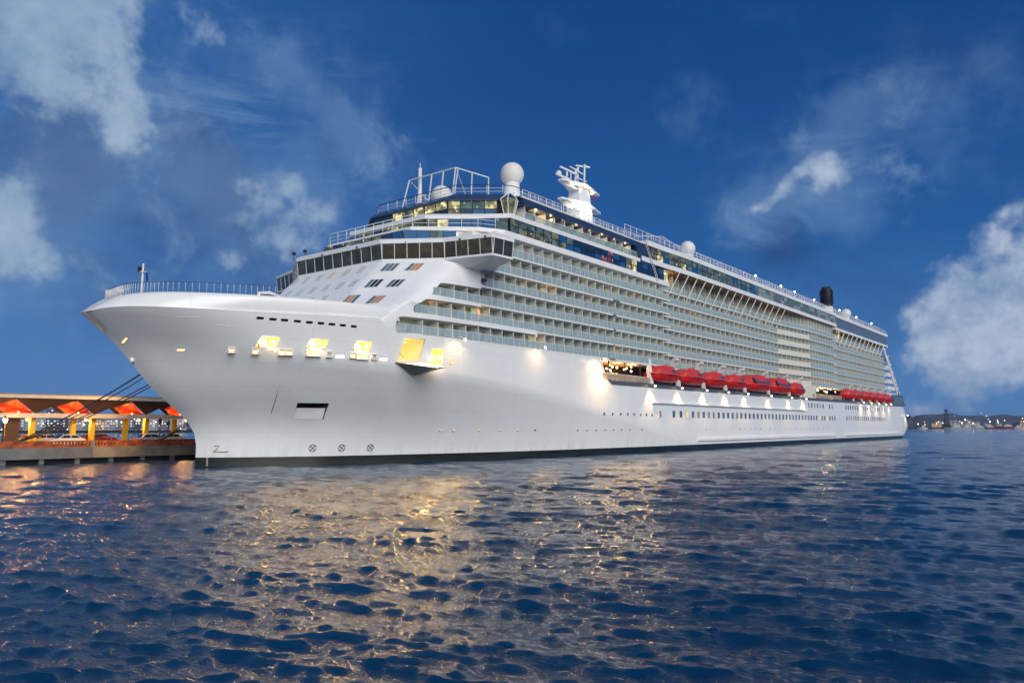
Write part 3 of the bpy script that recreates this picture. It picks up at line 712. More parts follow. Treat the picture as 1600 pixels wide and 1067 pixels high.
for (a, c), n in zip(zip(sg2, sg2[1:]), (2, 4, 5)): pane_wall(BRO, 'bridge_window', a, c, 26.93, 28.93, n, B_, lean=-.22)
for sg in (-1, 1):
    wb = MB(); P = lambda x, y, z: (x, sg * y, z)
    wb.add([P(24.6, 16.3, 26.61), P(26.35, 23.2, 26.61), P(30.1, 23.55, 26.61), P(33.0, 18.42, 26.61), P(27.0, 18.3, 25.65), P(30.6, 18.43, 25.5), P(27.6, 20.9, 26.2), P(29.9, 21.0, 26.15)],
           [(0, 1, 6, 4), (1, 2, 7, 6), (6, 7, 5, 4), (2, 3, 5, 7)], 'white_paint', False)
    wb.build('wing_bracket', BRO)
cb_ = MB(); cb_.bar((30.0, -18.6, 25.4), (30.0, -18.6, 24.4), .12, .12, 'rail_white'); cb_.box(29.7, 30.3, -19.0, -18.5, 24.2, 24.6, 'lamp_black'); cb_.bar((29.2, -18.9, 25.5), (31.2, -18.9, 25.5), .12, .12, 'steel'); cb_.build('wing_camera', BRO)
for x, y in ((25.2, -18.9), (26.1, -22.5), (20.0, -4.5), (20.0, 3), (22.0, -12.0)):
    cb_ = MB(); cb_.sphere((x - .35, y, 29.1), .14, 'lamp_black', 8, 6); cb_.build('flood_lamp', BRO)
for y in (8.8, 11.5): 
    cb_ = MB(); cb_.tube([(21, y, 29.6), (21, y, 30.6)], .05, 'lamp_black', 5); cb_.box(20.8, 21.2, y - .2, y + .2, 30.5, 30.9, 'lamp_black'); cb_.build('horn', BRO)

# ------------------------------------------------------------------ tiers above the bridge
T = MB(); T.prism(plan((24.6, 8.55), (29.6, 13.8), (33.0, 16.6), (60, 16.6)), 29.6, 31.9, 'white_paint'); T1 = T.build('deckhouse', SHIP)
BL = ['glass_olive', 'glass_olive', 'glass_deep', 'glass_blue', 'glass_teal', 'glass_blue', 'glass_blue']
pane_wall(T1, 'deckhouse_window', (24.5, 8.6), (24.5, -8.6), 30.7, 31.85, 8, ['glass_olive', 'glass_deep', 'glass_olive', 'glass_teal', 'glass_olive', 'glass_olive', 'glass_deep', 'glass_blue'], mull='frame_dark', lean=-.1)
pane_wall(T1, 'deckhouse_window', (24.5, -8.75), (29.4, -14.0), 30.0, 31.85, 4, ['glass_blue', 'glass_blue', 'glass_teal', 'glass_blue'], mull='frame_dark', lean=-.1)
T = MB(); T.prism(plan((25.4, 9.1), (31.5, 16.4), (35.0, 18.28), (86, 18.32)), 31.92, 32.5, 'white_paint'); T.prism(plan((33.0, 18.2), (36, 18.36), (86, 18.38)), 31.58, 31.95, 'white_paint'); T.build('deck_band', SHIP)
railing([(25.7, 9.1, 32.5), (25.7, -9.1, 32.5), (31.6, -16.2, 32.5), (34.0, -17.4, 32.5)], 1.75, spacing=2.1, r=.05)
railing([(25.7, 9.1, 32.5), (31.6, 16.2, 32.5)], 1.75, spacing=2.1, r=.05)
T = MB(); T.prism(plan((29.4, 8.2), (34.6, 14.7), (36.4, 17.3), (86, 17.6)), 32.5, 34.5, 'frame_dark'); T2 = T.build('deckhouse', SHIP)
pane_wall(T2, 'deckhouse_window', (29.3, 8.2), (29.3, -8.2), 32.7, 34.4, 9, ['glass_blue', 'glass_olive', 'glass_olive', 'glass_deep', 'glass_olive', 'glass_lit', 'glass_olive', 'glass_olive', 'glass_olive'], mull='frame_dark', lean=-.15)
pane_wall(T2, 'deckhouse_window', (29.3, -8.2), (34.5, -14.7), 32.7, 34.4, 5, ['glass_olive', 'glass_lit', 'glass_blue', 'glass_blue', 'glass_blue'], mull='frame_dark', lean=-.15)
pane_wall(T2, 'deckhouse_window', (34.5, -14.7), (36.3, -17.9), 32.5, 34.5, 2, ['glass_blue', 'glass_teal'], mull='frame_dark', lean=-.15)
def band_mats(i):
    x = 36.4 + i * (85.9 - 36.4) / 24
    if x < 44: return random.choice(['glass_teal', 'glass_olive', 'glass_teal'])
    if x < 52: return random.choice(['glass_teal', 'glass_olive', 'glass_blue'])
    if 60 < x < 64: return 'glass_pink' if random.random() < .6 else 'glass_deep'
    if 68 < x < 73: return random.choice(['glass_lit', 'glass_olive', 'glass_olive'])
    if x > 83: return random.choice(['glass_lit', 'glass_deep'])
    return random.choice(['glass_blue', 'glass_blue', 'glass_deep', 'glass_deep'])
wall = []
for i in range(24): wall += [band_mats(i), band_mats(i)]
pane_wall(T2, 'panorama_window', (36.3, -18.15), (85.9, -18.2), 32.5, 34.55, 24, wall, mull='frame_dark', lean=.0, mw=.12, rows=2)
T = MB(); T.prism(plan((29.0, 8.3), (34.2, 15.0), (36.4, 18.3), (74.6, 18.35)), 34.55, 35.2, 'white_paint'); T.build('deck_band', SHIP)
# glazed lounge at the front, suites with balconies along the side
T = MB(); T.prism(plan((34.0, 8.3), (38.5, 14.2), (39.4, 15.9), (74, 16.2)), 35.2, 38.3, 'frame_dark'); T3 = T.build('deckhouse', SHIP)
LG = ['glass_deep', 'glass_deep', 'glass_olive', 'glass_deep', 'glass_olive', 'glass_lit', 'glass_deep', 'glass_olive', 'glass_deep', 'glass_lit', 'glass_olive', 'glass_lit', 'glass_deep', 'glass_lit']
pane_wall(T3, 'lounge_window', (33.9, 8.3), (33.9, -8.3), 35.8, 38.2, 7, LG, mull='frame_dark', lean=-.2, mw=.14, rows=2)
pane_wall(T3, 'lounge_window', (33.9, -8.3), (38.4, -14.1), 35.8, 38.2, 4, ['glass_olive', 'glass_lit', 'glass_deep', 'glass_teal', 'glass_blue', 'glass_teal', 'glass_blue', 'glass_lit'], mull='frame_dark', lean=-.2, mw=.14, rows=2)
T = MB(); lo = plan((33.2, 8.4), (37.8, 14.6), (38.9, 18.15), (42.0, 18.2)); hi = plan((34.9, 8.6), (39.4, 14.4), (41.0, 15.3), (42.0, 15.4))
T.loft([[(x, y, 38.15) for x, y in lo], [(x, y, 38.4) for x, y in lo], [(x, y, 39.5) for x, y in hi]], 'navy_paint', smooth=False)
T.prism(plan((42.01, 18.2), (74.5, 18.3)), 38.16, 38.37, 'white_paint'); T.prism(plan((42.01, 15.4), (74.5, 15.4)), 38.38, 39.5, 'white_paint'); T.build('lounge_roof', SHIP)
for sg in (-1, 1):
    T = MB()
    y0, y1 = sorted((sg * 18.34, sg * 16.0)); T.box(39.2, 74.6, y0, y1, 37.25, 38.12, 'navy_paint')
    y0, y1 = sorted((sg * 18.42, sg * 17.9)); T.box(39.0, 76.5, y0, y1, 38.16, 38.38, 'white_edge')
    T.build('roof_fascia', SHIP)
railing([(35.2, 8.5, 39.5), (35.2, -8.5, 39.5), (39.5, -14.3, 39.5), (41, -15.2, 39.5), (58, -15.3, 39.5), (76, -15.3, 39.5)], 1.5, spacing=2.1, r=.05, top='rail_dark')
railing([(35.2, 8.5, 39.5), (39.5, 14.3, 39.5)], 1.5, spacing=2.1, r=.05, top='rail_dark')
railing([(39.5, -18.1, 38.4), (76.0, -18.15, 38.4)], 1.15, spacing=1.5, r=.04, rails=3)
# suite balconies
for i in range(13):
    x = 40.2 + i * 2.62; sb = MB(); y = -18.05
    sb.box(x + .05, x + 2.55, y - .015, y + .015, 35.25, 36.2, 'clear_glass'); sb.bar((x, y, 36.25), (x + 2.62, y, 36.25), .06, .06, 'rail_white')
    st = sb.build('suite_balustrade', SHIP)
    pb = MB(); pb.bar((x + (0 if i % 2 else .3), y + .1, 35.2), (x + (0 if i % 2 else .3) - .45, y + .1, 37.1), .14, .14, 'white_edge'); pb.box(x - .03, x + .03, -17.9, -16.3, 35.2, 37.1, 'cabin_cream')
    mm = 'door_amber' if i in (1,) else ('door_lit' if i == 2 else random.choice(['cabin_cream', 'door_grey', 'cabin_cream', 'door_curtain']))
    pb.box(x + .5, x + 2.2, -16.32, -16.22, 35.22, 36.95, mm); pb.box(x + .03, x + 2.6, -16.26, -16.21, 35.2, 37.05, 'cabin_cream'); pb.build('suite_partition', SHIP)
point('suite_lamp', (44.0, -17.2, 36.9), 45, SHIP); point('suite_lamp', (48.0, -17.2, 36.9), 25, SHIP)
for x in range(51, 74, 4): point('suite_lamp', (x, -17.3, 36.9), 11, SHIP, (1, .78, .5))
# glazed corner bay
cbm = MB(); hexb = [(37.3 + .75 * math.cos(a), -17.3 + .75 * math.sin(a)) for a in [PI / 6 + k * PI / 3 for k in range(6)]]; hext = [(37.3 + 1.35 * math.cos(a), -17.3 + 1.35 * math.sin(a)) for a in [PI / 6 + k * PI / 3 for k in range(6)]]
cbm.loft([[(x, y, 35.2) for x, y in hexb], [(x, y, 37.6) for x, y in hext]], 'glass_olive', smooth=False)
cbm.loft([[(x, y, 37.6) for x, y in hext], [(37.3 + (x - 37.3) * .2, -17.3 + (y + 17.3) * .2, 38.5) for x, y in hext]], 'glass_deep', smooth=False)
for (x, y), (u, v) in zip(hexb, hext): cbm.bar((x, y, 35.2), (u, v, 37.62), .13, .13, 'white_edge'); cbm.bar((u, v, 37.62), (37.3 + (u - 37.3) * .2, -17.3 + (v + 17.3) * .2, 38.52), .12, .12, 'white_edge')
cbm.lathe((37.3, -17.3, 34.75), [(.5, 0), (1.0, .35), (1.0, .5)], 'white_paint', 12); cbm.build('corner_bay', SHIP)
# navy pylon with ladder, where the lido starts
pyl = MB(); pyl.add([(72.6, -18.3, 38.3), (77.6, -18.3, 38.3), (81.2, -18.3, 34.55), (75.0, -18.3, 34.55), (72.6, -15, 38.3), (77.6, -15, 38.3), (81.2, -15, 34.55), (75.0, -15, 34.55)], [(0, 1, 2, 3), (0, 4, 5, 1), (1, 5, 6, 2), (0, 3, 7, 4)], 'navy_paint'); PY = pyl.build('pylon', SHIP)
ld = MB()
A0, A1 = Vector((75.9, -18.55, 38.7)), Vector((80.6, -18.55, 31.9)); off = Vector((.55, 0, .2))
for o_ in (Vector((0, 0, 0)), off): ld.bar(A0 + o_, A1 + o_, .09, .09, 'rail_white')
for k in range(15): p = A0.lerp(A1, k / 14); ld.bar(p, p + off, .06, .06, 'rail_white')
ld.build('ladder', PY)

# ------------------------------------------------------------------ main block, lido, aft end
FL = [16.05, 18.65, 21.2, 23.75, 26.3, 28.95]
CORE = MB()
def half_plan(pts): return [(x, -y) for x, y in pts] + [(x, y) for x, y in reversed(pts)]
CORE.prism(half_plan([(29.9, 16.7), (86, 16.7), (86, 14.9), (150.5, 14.9), (171.5, 16.7), (197.2, 16.7), (197.2, 14.9), (268, 14.9)]), 15.9, 31.55, 'cabin_cream')
CORE.prism(half_plan([(86.1, 14.9), (150.5, 14.9), (171.5, 16.7), (197.2, 16.7), (197.2, 14.9), (262, 14.9)]), 31.56, 34.85, 'cabin_cream')
CORE.prism(half_plan([(29.9, 12.6), (276, 12.6)]), 11.6, 15.88, 'recess_shade')
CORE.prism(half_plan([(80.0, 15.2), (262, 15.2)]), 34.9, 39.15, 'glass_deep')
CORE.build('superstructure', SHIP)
ROWPATH = {}
def edge_path(z):
    top = z > 31
    p = []
    if not top: p += [(30.0, 18.3), (85.9, 18.3), None]
    p += [(86.1, 16.6), (150.5, 16.6), (171.5, 18.35), (197.2, 18.35), None, (198.5, 16.6), (268.5, 16.6)]
    return p
slab = []
for k, z in enumerate(FL + [31.35]):
    sb = MB()
    segs = [[(86.1, 16.62), (151.0, 16.62), (171.5, 18.42), (197.3, 18.42)], [(197.5, 16.62), (268.6 + (31.35 - z) * .75 * 0, 16.62)]]
    if k < 6: segs = [[(64.6 if k else 63, 18.42), (86, 18.42)]] + segs
    for sgm in segs:
        inner = [(x, y - 1.85) for x, y in sgm]
        for s_ in (-1, 1):
            sb.prism([(x, s_ * y) for x, y in sgm] + [(x, s_ * y) for x, y in reversed(inner)], z - .27, z, 'white_edge', 'cabin_floor', 'soffit_white')
    sb.build('balcony_deck', SHIP)
# individual balconies in the forward block
WB = 2.55
def balcony_meshes():
    f = MB(); f.box(0, WB, -.06, 1.62, -.27, 0, 'white_edge'); f.box(.02, WB - .02, .1, 1.6, .0, .012, 'cabin_floor'); floor_m = f.mesh('balcony')
    f2 = MB(); f2.box(0, WB, .1, 1.6, .004, .02, 'cabin_floor'); tile_m = f2.mesh('balcony')
    g = MB()
    for a, c in ((.04, WB / 2 - .02), (WB / 2 + .02, WB - .04)): g.box(a, c, .02, .045, .06, 1.02, 'baluster_glass')
    g.bar((0, .03, 1.06), (WB, .03, 1.06), .06, .05, 'white_edge')
    for a in (0.02, WB / 2, WB - .02): g.bar((a, .04, 0), (a, .04, 1.04), .035, .04, 'white_edge')
    glass_m = g.mesh('glass_panel')
    p = MB(); p.box(-.03, .03, .14, 1.56, .02, 2.2, 'partition'); p.box(-.04, .04, .08, .15, 0, 2.26, 'white_edge'); part_m = p.mesh('partition')
    doors = []
    for mm in (('door_curtain', 'door_grey'), ('cabin_cream', 'door_curtain'), ('door_grey', 'door_curtain'), ('door_glass', 'door_grey'), ('door_curtain', 'door_glass'), ('door_lit', 'door_curtain'), ('door_amber', 'door_lit')):
        d = MB(); d.box(.35, 1.2, 1.53, 1.6, .03, 2.08, mm[0]); d.box(1.24, 2.1, 1.5, 1.6, .03, 2.08, mm[1]); d.box(.28, 2.18, 1.555, 1.61, .02, 2.15, 'soffit_white'); doors.append(d.mesh('cabin_door'))
    return floor_m, tile_m, glass_m, part_m, doors
FM, TM, GM, PTM, DM = balcony_meshes()
cm = MB(); cm.box(-.3, .3, -.3, .3, .32, .42, 'chair_dark'); cm.obox((-.32, 0, .7), (.04, 0, .1), (0, .3, 0), (-.1, 0, .38), 'chair_dark')
for a in (-.26, .26):
    for c in (-.26, .26): cm.bar((a, c, .0), (a, c, .34), .05, .05, 'chair_dark')
    cm.bar((-.3, a, .6), (.28, a, .6), .06, .04, 'chair_dark')
CHM = cm.mesh('balcony_chair')
nb = 0; starts = [16.7, 19.0, 22.0, 29.95, 31.2, 31.6]
for r_, z in enumerate(FL):
    x = starts[r_]; k = 0
    if r_ >= 3:
        fill = MB(); fill.box(29.8, x, -18.42, -16.68, z - .27, z, 'white_edge'); 
        if x > 29.9: fill.build('balcony_deck', SHIP)
    while x + WB < 67.2 and nb < 98:
        yb = 18.36
        if x < 26: yb = min(yb, lerp(x + .3, *BK2) - .06) if z < 20.5 else yb - max(0, (24.5 - x)) * .06
        inset = x + WB < 30.6
        bo = link('balcony', TM if inset else FM, SHIP, (x, -yb, z)); nb += 1
        link('glass_panel', GM, bo)
        if not (inset and k == 0):
            pt_ = link('partition', PTM, bo)
            if inset: pt_.scale.z = .80
        q = random.random(); di = 0 if q < .34 else 1 if q < .6 else 2 if q < .80 else 3 if q < .84 else 4 if q < .965 else 5 if q < .985 else 6
        if r_ == 1 and k == 1: di = 5
        if r_ == 0 and k == 10: di = 6
        if inset: 
            link('cabin_door', DM[di], bo, (0, .4 if z < 18 else .25, 0))
        else: link('cabin_door', DM[di], bo)
        if k % 2 == 0 or random.random() < .3:
            ch = link('balcony_chair', CHM, None, (x + .7 + random.random() * .9, -yb + .62 + random.random() * .3, z + .014)); ch.rotation_euler.z = random.choice([0, PI, .3, 2.8])
            tag(ch, 'dark lounge chair behind the pale glass of a cabin balcony', 'chair', 'lounge chairs on the cabin balconies')
        x += WB; k += 1
    starts[r_] = x
for xa, xb, z in ((15.5, 16.68, FL[0]), (17.95, 18.98, FL[1]), (20.9, 21.98, FL[2])):
    yq = min(18.3, lerp(xb, *BK2) - .09) if z < 20.5 else 18.12
    fb = MB(); fb.box(xa, xb, -yq, -yq + .025, z + .06, z + 1.02, 'baluster_glass'); fb.bar((xa, -yq, z + 1.06), (xb, -yq, z + 1.06), .06, .05, 'white_edge'); fb.build('glass_panel', SHELL)
# all the balconies farther aft
rest = MB()
def run(p, q, z, solid=False, step=2.55, ht=2.25, depth=1.62):
    p = Vector((p[0], -p[1], z)); q = Vector((q[0], -q[1], z)); d = q - p; L = d.length; d.normalize(); inn = Vector((-d.y, d.x, 0)); n = max(1, int(round(L / step))); st = L / n
    for i in range(n):
        a = p + d * (st * i); c = p + d * (st * (i + 1))
        if solid and random.random() < 1: rest.obox((a + c) / 2 + Vector((0, 0, .5)), d * st / 2, inn * .05, (0, 0, .5), 'parapet_cream')
        else:
            rest.obox((a + c) / 2 + inn * .03 + Vector((0, 0, .54)), d * (st / 2 - .03), inn * .012, (0, 0, .48), 'baluster_glass')
            rest.bar(a + inn * .04 + Vector((0, 0, 1.06)), c + inn * .04 + Vector((0, 0, 1.06)), .06, .05, 'white_edge'); rest.bar(a + inn * .04, a + inn * .04 + Vector((0, 0, 1.05)), .04, .04, 'white_edge')
        rest.obox(a + inn * (depth / 2 + .1) + Vector((0, 0, ht / 2)), d * .03, inn * (depth / 2), (0, 0, ht / 2), 'partition')
        rest.obox(a + inn * .12 + Vector((0, 0, ht / 2)), d * .05, inn * .05, (0, 0, ht / 2), 'white_edge')
        qv = random.random(); m1 = 'door_curtain' if qv < .45 else 'cabin_cream' if qv < .65 else 'door_grey' if qv < .88 else 'door_glass' if qv < .96 else 'door_lit' if qv < .985 else 'orange_glow'
        rest.obox(a + d * st * .45 + inn * (depth + .03) + Vector((0, 0, 1.03)), d * st * .36, inn * .05, (0, 0, 1.02), m1)
        rest.obox(a + d * st * .62 + inn * (depth - .02) + Vector((0, 0, 1.03)), d * st * .17, inn * .05, (0, 0, 1.02), random.choice(['door_grey', 'door_curtain', 'soffit_white']))
for r_, z in enumerate(FL):
    run((starts[r_], 18.36), (85.9, 18.36), z)
    run((86.2, 16.58), (150.8, 16.58), z); run((151.0, 16.6), (171.4, 18.38), z, solid=True); run((171.5, 18.38), (197.1, 18.38), z); run((198, 16.58), (268.3, 16.58), z)
run((86.2, 16.58), (150.8, 16.58), 31.35, ht=3.3); run((151.0, 16.6), (171.4, 18.38), 31.35, ht=3.3); run((171.5, 18.38), (197.1, 18.38), 31.35, ht=3.3); run((198, 16.58), (262, 16.58), 31.35, ht=3.0)
tag(rest.build('balcony', SHIP), kind='stuff')
# lido deck: white bands, glazing, brown soffit, slanting struts
def strip(name, pts, z0, z1, m, depth=3.6, mtop=None, mbot=None):
    sb = MB()
    for s_ in (-1, 1): sb.prism([(x, s_ * y) for x, y in pts] + [(x, s_ * (15.0)) for x, y in reversed(pts)], z0, z1, m, mtop, mbot)
    return sb.build(name, SHIP)
LP = [(75.2, 18.34), (84, 18.42), (88.5, 18.65), (93, 18.85), (120, 18.9), (170, 18.9), (197.2, 18.9)]
strip('lido_band', LP, 34.95, 35.85, 'white_paint', mbot='soffit_brown')
strip('lido_band', [(77.5, 18.34)] + LP[1:], 38.25, 39.2, 'white_paint', mbot='soffit_white')
LG_ = MB(); LG_.prism([(x, -y + .35) for x, y in LP[1:]] + [(x, -15.3) for x, y in reversed(LP[1:])], 35.86, 38.24, 'frame_dark'); LDO = LG_.build('lido_glazing', SHIP)
def lm():
    return random.choice(['glass_teal', 'glass_blue', 'glass_teal', 'glass_olive', 'glass_blue', 'glass_teal'])
pane_wall(LDO, 'lido_window', (79.0, -18.12), (93, -18.6), 35.9, 38.22, 6, ['glass_olive', 'glass_olive', 'glass_lit', 'glass_olive', 'glass_blue', 'glass_teal', 'glass_teal', 'glass_olive'], mull='frame_dark', mw=.1, rows=2, lean=0)
pane_wall(LDO, 'lido_window', (93, -18.6), (130, -18.65), 35.9, 38.22, 14, lm, mull='frame_dark', mw=.1, rows=2, lean=0)
PAL = ['clear_glass', 'glass_teal', 'clear_glass', 'clear_glass']
pane_wall(LDO, 'lido_window', (130, -18.65), (197, -18.65), 35.9, 38.22, 26, lambda: random.choice(['baluster_glass', 'baluster_glass', 'clear_glass', 'glass_teal']), mull='steel', mw=.08, rows=2, lean=0)
railing([(77.5, -18.2, 39.2), (93, -18.7, 39.2), (197, -18.75, 39.2)], 1.25, spacing=1.7, r=.04)
railing([(74, -15.5, 40.0), (92, -15.6, 40.0), (197, -15.7, 40.0), (268, -15.5, 39.9)], 2.0, spacing=2.2, r=.05)
stp = MB(); stp.bar((87, -16.5, 42.0), (98, -17.8, 39.9), .12, .12, 'rail_white'); stp.bar((76, -16.4, 40), (87, -16.5, 42.0), .1, .1, 'rail_white'); stp.build('stair_rail', SHIP)
for k in range(16):
    x = 89.2 + 4.1 * k; sb = MB(); sb.bar((x - .2, -16.45, 30.1), (x + .7, -18.72, 34.95), .17, .17, 'cabin_cream'); sb.build('strut', SHIP)
for k in range(12):
    x = 203 + 5.2 * k; sb = MB(); sb.bar((x - .2, -16.5, 30.3), (x + .7, -18.0, 34.4), .2, .2, 'white_edge'); sb.build('strut', SHIP)
point('soffit_lamp', (89.5, -16.6, 33.9), 60, SHIP, (1, .5, .18)); point('soffit_lamp', (206, -16.4, 33.2), 160, SHIP, (1, .6, .2))
for x in range(100, 196, 16): point('lido_lamp', (x, -16.8, 40.4), 60, SHIP, (1, .88, .75))
# aft screen
ap = MB()
for s_ in (-1, 1):
    def pr(pts, z0, z1, m, mb_=None): ap.prism([(x, s_ * y) for x, y in pts] + [(x, s_ * 15.0) for x, y in reversed(pts)], z0, z1, m, None, mb_)
    pr([(198.2, 18.2), (268, 17.9)], 34.3, 35.05, 'white_paint', 'soffit_brown'); pr([(198.2, 18.05), (267, 17.75)], 35.06, 38.3, 'grey_panel'); pr([(198.2, 18.25), (268.5, 17.95)], 38.31, 39.3, 'white_paint')
ap.build('aft_screen', SHIP)
railing([(198, -17.9, 39.3), (268, -17.6, 39.3)], 1.25, spacing=2.4, r=.045)
for s_ in (-1, 1):
    sf = MB()
    sf.bar((262.5, s_ * 17.3, 34.4), (281, s_ * 17.6, 17.2), .5, 1.4, 'white_paint'); sf.bar((268.5, s_ * 17.3, 31.0), (285.0, s_ * 17.6, 17.0), .4, .6, 'white_paint')
    for k in range(6):
        t = (k + .5) / 6; a = Vector((262.5, s_ * 17.3, 34.4)).lerp(Vector((281, s_ * 17.6, 17.2)), t); sf.bar(a, a + Vector((3.6, 0, 1.2)), .3, .3, 'white_paint')
    sf.build('stern_frame', SHIP)
sw = MB()
for k, z in enumerate(FL + [31.35]):
    xa = 267.5; xb = 281 - (z - 17.2) * (18.5 / 17.2) - .6
    if xb > xa: sw.box(xa, xb, -17.4, 17.4, z - .3, z + 1.1, 'white_paint')
sw.build('stern_terrace', SHIP)
ah = MB(); ah.box(271.5, 287.5, -18.2, 18.2, 12.75, 16.3, 'grey_panel'); ah.box(271.3, 288.6, -18.45, 18.45, 16.3, 16.55, 'grey_base'); ah.build('aft_house', SHIP)
railing([(287.7, -18.2, 12.9), (291.5, -17.6, 12.9)], 3.0, spacing=1.8, r=.07, rails=3, top='rail_dark', post='grey_base')
# ------------------------------------------------------------------ things on the ship's roof (parts of the ship)
def radome(c, r, base):
    rb = MB(); rb.sphere(c, r, 'dome_white', 28, 18); d = rb.build('radar_dome', SHIP)
    pb = MB(); pb.lathe((c[0], c[1], base), [(r * .85, 0), (r * .78, .5), (r * .62, c[2] - r * .80 - base)], 'white_paint', 16); pb.build('dome_pedestal', d)
radome((48.5, -9, 46.1), 1.98, 40); radome((50.6, 9, 46.3), 1.95, 40); radome((120.9, -6, 47.3), 1.85, 41); radome((258, -6, 47.2), 1.9, 41)
dh = MB(); dh.prism(half_plan([(46, 11.5), (76, 11.5)]), 39.45, 41.6, 'white_paint'); dh.prism(half_plan([(90, 12), (262, 12)]), 39.2, 41.4, 'white_paint'); dh.build('upper_deckhouse', SHIP)
pm = MB(); pm.tube([(39.1, 3, 39.5), (39.1, 3, 42.5), (39.1, 3, 47.2)], [.5, .38, .28], 'dome_white', 10); pm.tube([(39.1, 3, 47.2), (39.1, 3, 48.0)], .07, 'rail_white', 6); pm.build('signal_mast', SHIP)
fr = MB(); TFR = [(38.8, 5.2, 45.45), (38.8, -5.2, 45.45), (45.9, -6.1, 45.5)]
fr.bar(TFR[0], TFR[1], .16, .16, 'rail_white'); fr.bar(TFR[1], TFR[2], .16, .16, 'rail_white'); fr.bar(TFR[0], (45.9, 6.1, 42.5), .14, .14, 'rail_white'); fr.bar(TFR[1], (45.9, -2, 41.5), .14, .14, 'rail_white')
for k in range(5): y = 5.2 - k * 2.6; fr.bar((38.8, y, 45.45), (36.6 + (1.4 if k else .4), y, 39.5), .16, .16, 'rail_white')
fr.bar((42.3, -5.65, 45.5), (42.0, -5.7, 39.6), .14, .14, 'rail_white'); fr.bar(TFR[2], (45.9, -6.1, 40), .14, .14, 'rail_white'); fr.bar((39.0, -5.6, 45.45), (38.2, -5.6, 41), .14, .14, 'rail_white')
fr.build('signal_frame', SHIP)
mm = MB(); c = (82.6, 0)
mm.loft([[(c[0] + sx * a, sy * b_, z) for sx, sy in ((-1, -1), (1, -1), (1, 1), (-1, 1))] for a, b_, z in ((3.2, 2.0, 40), (2.7, 1.7, 47), (2.2, 1.4, 51), (1.7, 1.2, 54.4))], 'white_paint', smooth=False); RM = mm.build('radar_mast', SHIP)
def plat(z, xa, xb, hw, nm='mast_platform'):
    pb = MB(); pb.loft([[(xa, -.5, z), (82, -hw, z), (xb, -.5, z), (xb, .5, z), (82, hw, z), (xa, .5, z)], [(xa, -.5, z + .35), (82, -hw, z + .35), (xb, -.5, z + .35), (xb, .5, z + .35), (82, hw, z + .35), (xa, .5, z + .35)]], 'white_paint', smooth=False)
    pb.loft([[(80.4, -1.2, z - 1.0), (83.6, -1.2, z - 1.0), (83.6, 1.2, z - 1.0), (80.4, 1.2, z - 1.0)], [(xa + 1, -.4, z), (xb - 1.6, -.4, z), (xb - 1.6, .4, z), (xa + 1, .4, z)]], 'white_paint', smooth=False); pb.build(nm, RM)
plat(50.0, 75.4, 90.2, 2.6); plat(53.9, 75.6, 89.8, 2.4)
sc_ = MB()
for z, xa, xb in ((56.7, 75.6, 80.8), (54.9, 74.2, 78.2)): sc_.bar((xa, 0, z), (xb, -.5, z - .3), .3, .4, 'rail_white'); sc_.tube([((xa + xb) / 2, 0, z - .2), ((xa + xb) / 2, 0, z - 1.3)], .16, 'rail_white', 6)
sc_.build('radar_scanner', RM)
an = MB()
for x, y, h, r_ in ((81.0, 0, 57.8, .24), (82.6, .5, 59.0, .26), (83.8, -.4, 59.4, .22)): an.tube([(x, y, 54.3), (x + .35, y, h)], r_, 'rail_white', 6)
an.bar((82.0, .5, 58.8), (86.0, -.4, 59.3), .32, .32, 'rail_white'); an.bar((79.2, 0, 57.7), (84.8, 0, 57.3), .26, .26, 'rail_white'); an.bar((81.2, 0, 56.0), (85.4, 0, 56.1), .2, .2, 'rail_white')
ad = MB(); ad.sphere((75.4, .2, 55.3), .62, 'dome_white', 12, 8); ad.build('aerial_dome', RM)
for x in (77.5, 79.0): an.tube([(x, -.3, 54.2), (x, -.3, 56.2)], .14, 'rail_white', 5)
an.build('aerial', RM)
ml = MB(); ml.box(83.4, 83.8, -.9, -.5, 42.2, 42.5, 'lamp_white'); ml.sphere((79, -.6, 53.6), .22, 'lamp_warm', 8, 6); ml.sphere((86.5, -.6, 53.6), .18, 'lamp_warm', 8, 6); ml.sphere((80, -.8, 49.7), .2, 'lamp_warm', 8, 6); ml.build('mast_lamp', RM)
fl = MB(); fl.add([(88.2, -.3, 53.7), (88.2, -.3, 52.0), (87.2, -.5, 52.3), (87.2, -.5, 53.5)], [(0, 1, 2, 3)], 'flag_red'); fl.build('flag', RM)
spot('mast_flood', (80.5, -6.5, 41.5), (82.4, 0, 51.5), 7000, 46, SHIP, .6, (1, .88, .68)); spot('mast_flood', (76.5, -4.5, 42), (81.5, 0, 53), 3200, 44, SHIP, .6, (1, .86, .62))
spot('dome_flood', (44, -12.5, 40.2), (48.5, -9, 46), 260, 60, SHIP, .6, (1, .8, .6))
fn = MB(); fn.lathe((255, 0, 40), [(3.0, 0), (2.4, 8), (2.1, 10.2)], 'white_paint', 24); fn.lathe((255, 0, 50.1), [(2.15, 0), (2.15, 1.0)], 'funnel_black', 24); fn.lathe((255, 0, 51.0), [(2.15, 0), (2.15, 5.8), (1.8, 6.0)], 'funnel_black', 24)
for k in range(7): fn.lathe((255, 0, 51.3 + k * .75), [(2.15, 0), (2.5, .08), (2.5, .34), (2.15, .42)], 'steel' if k % 2 == 9 else 'funnel_black', 24)
for a in range(6): fn.tube([(255 + 1.2 * math.cos(a), 1.2 * math.sin(a), 56), (255 + 1.2 * math.cos(a), 1.2 * math.sin(a), 57.7)], .45, 'funnel_black', 8)
fn.build('funnel', SHIP)
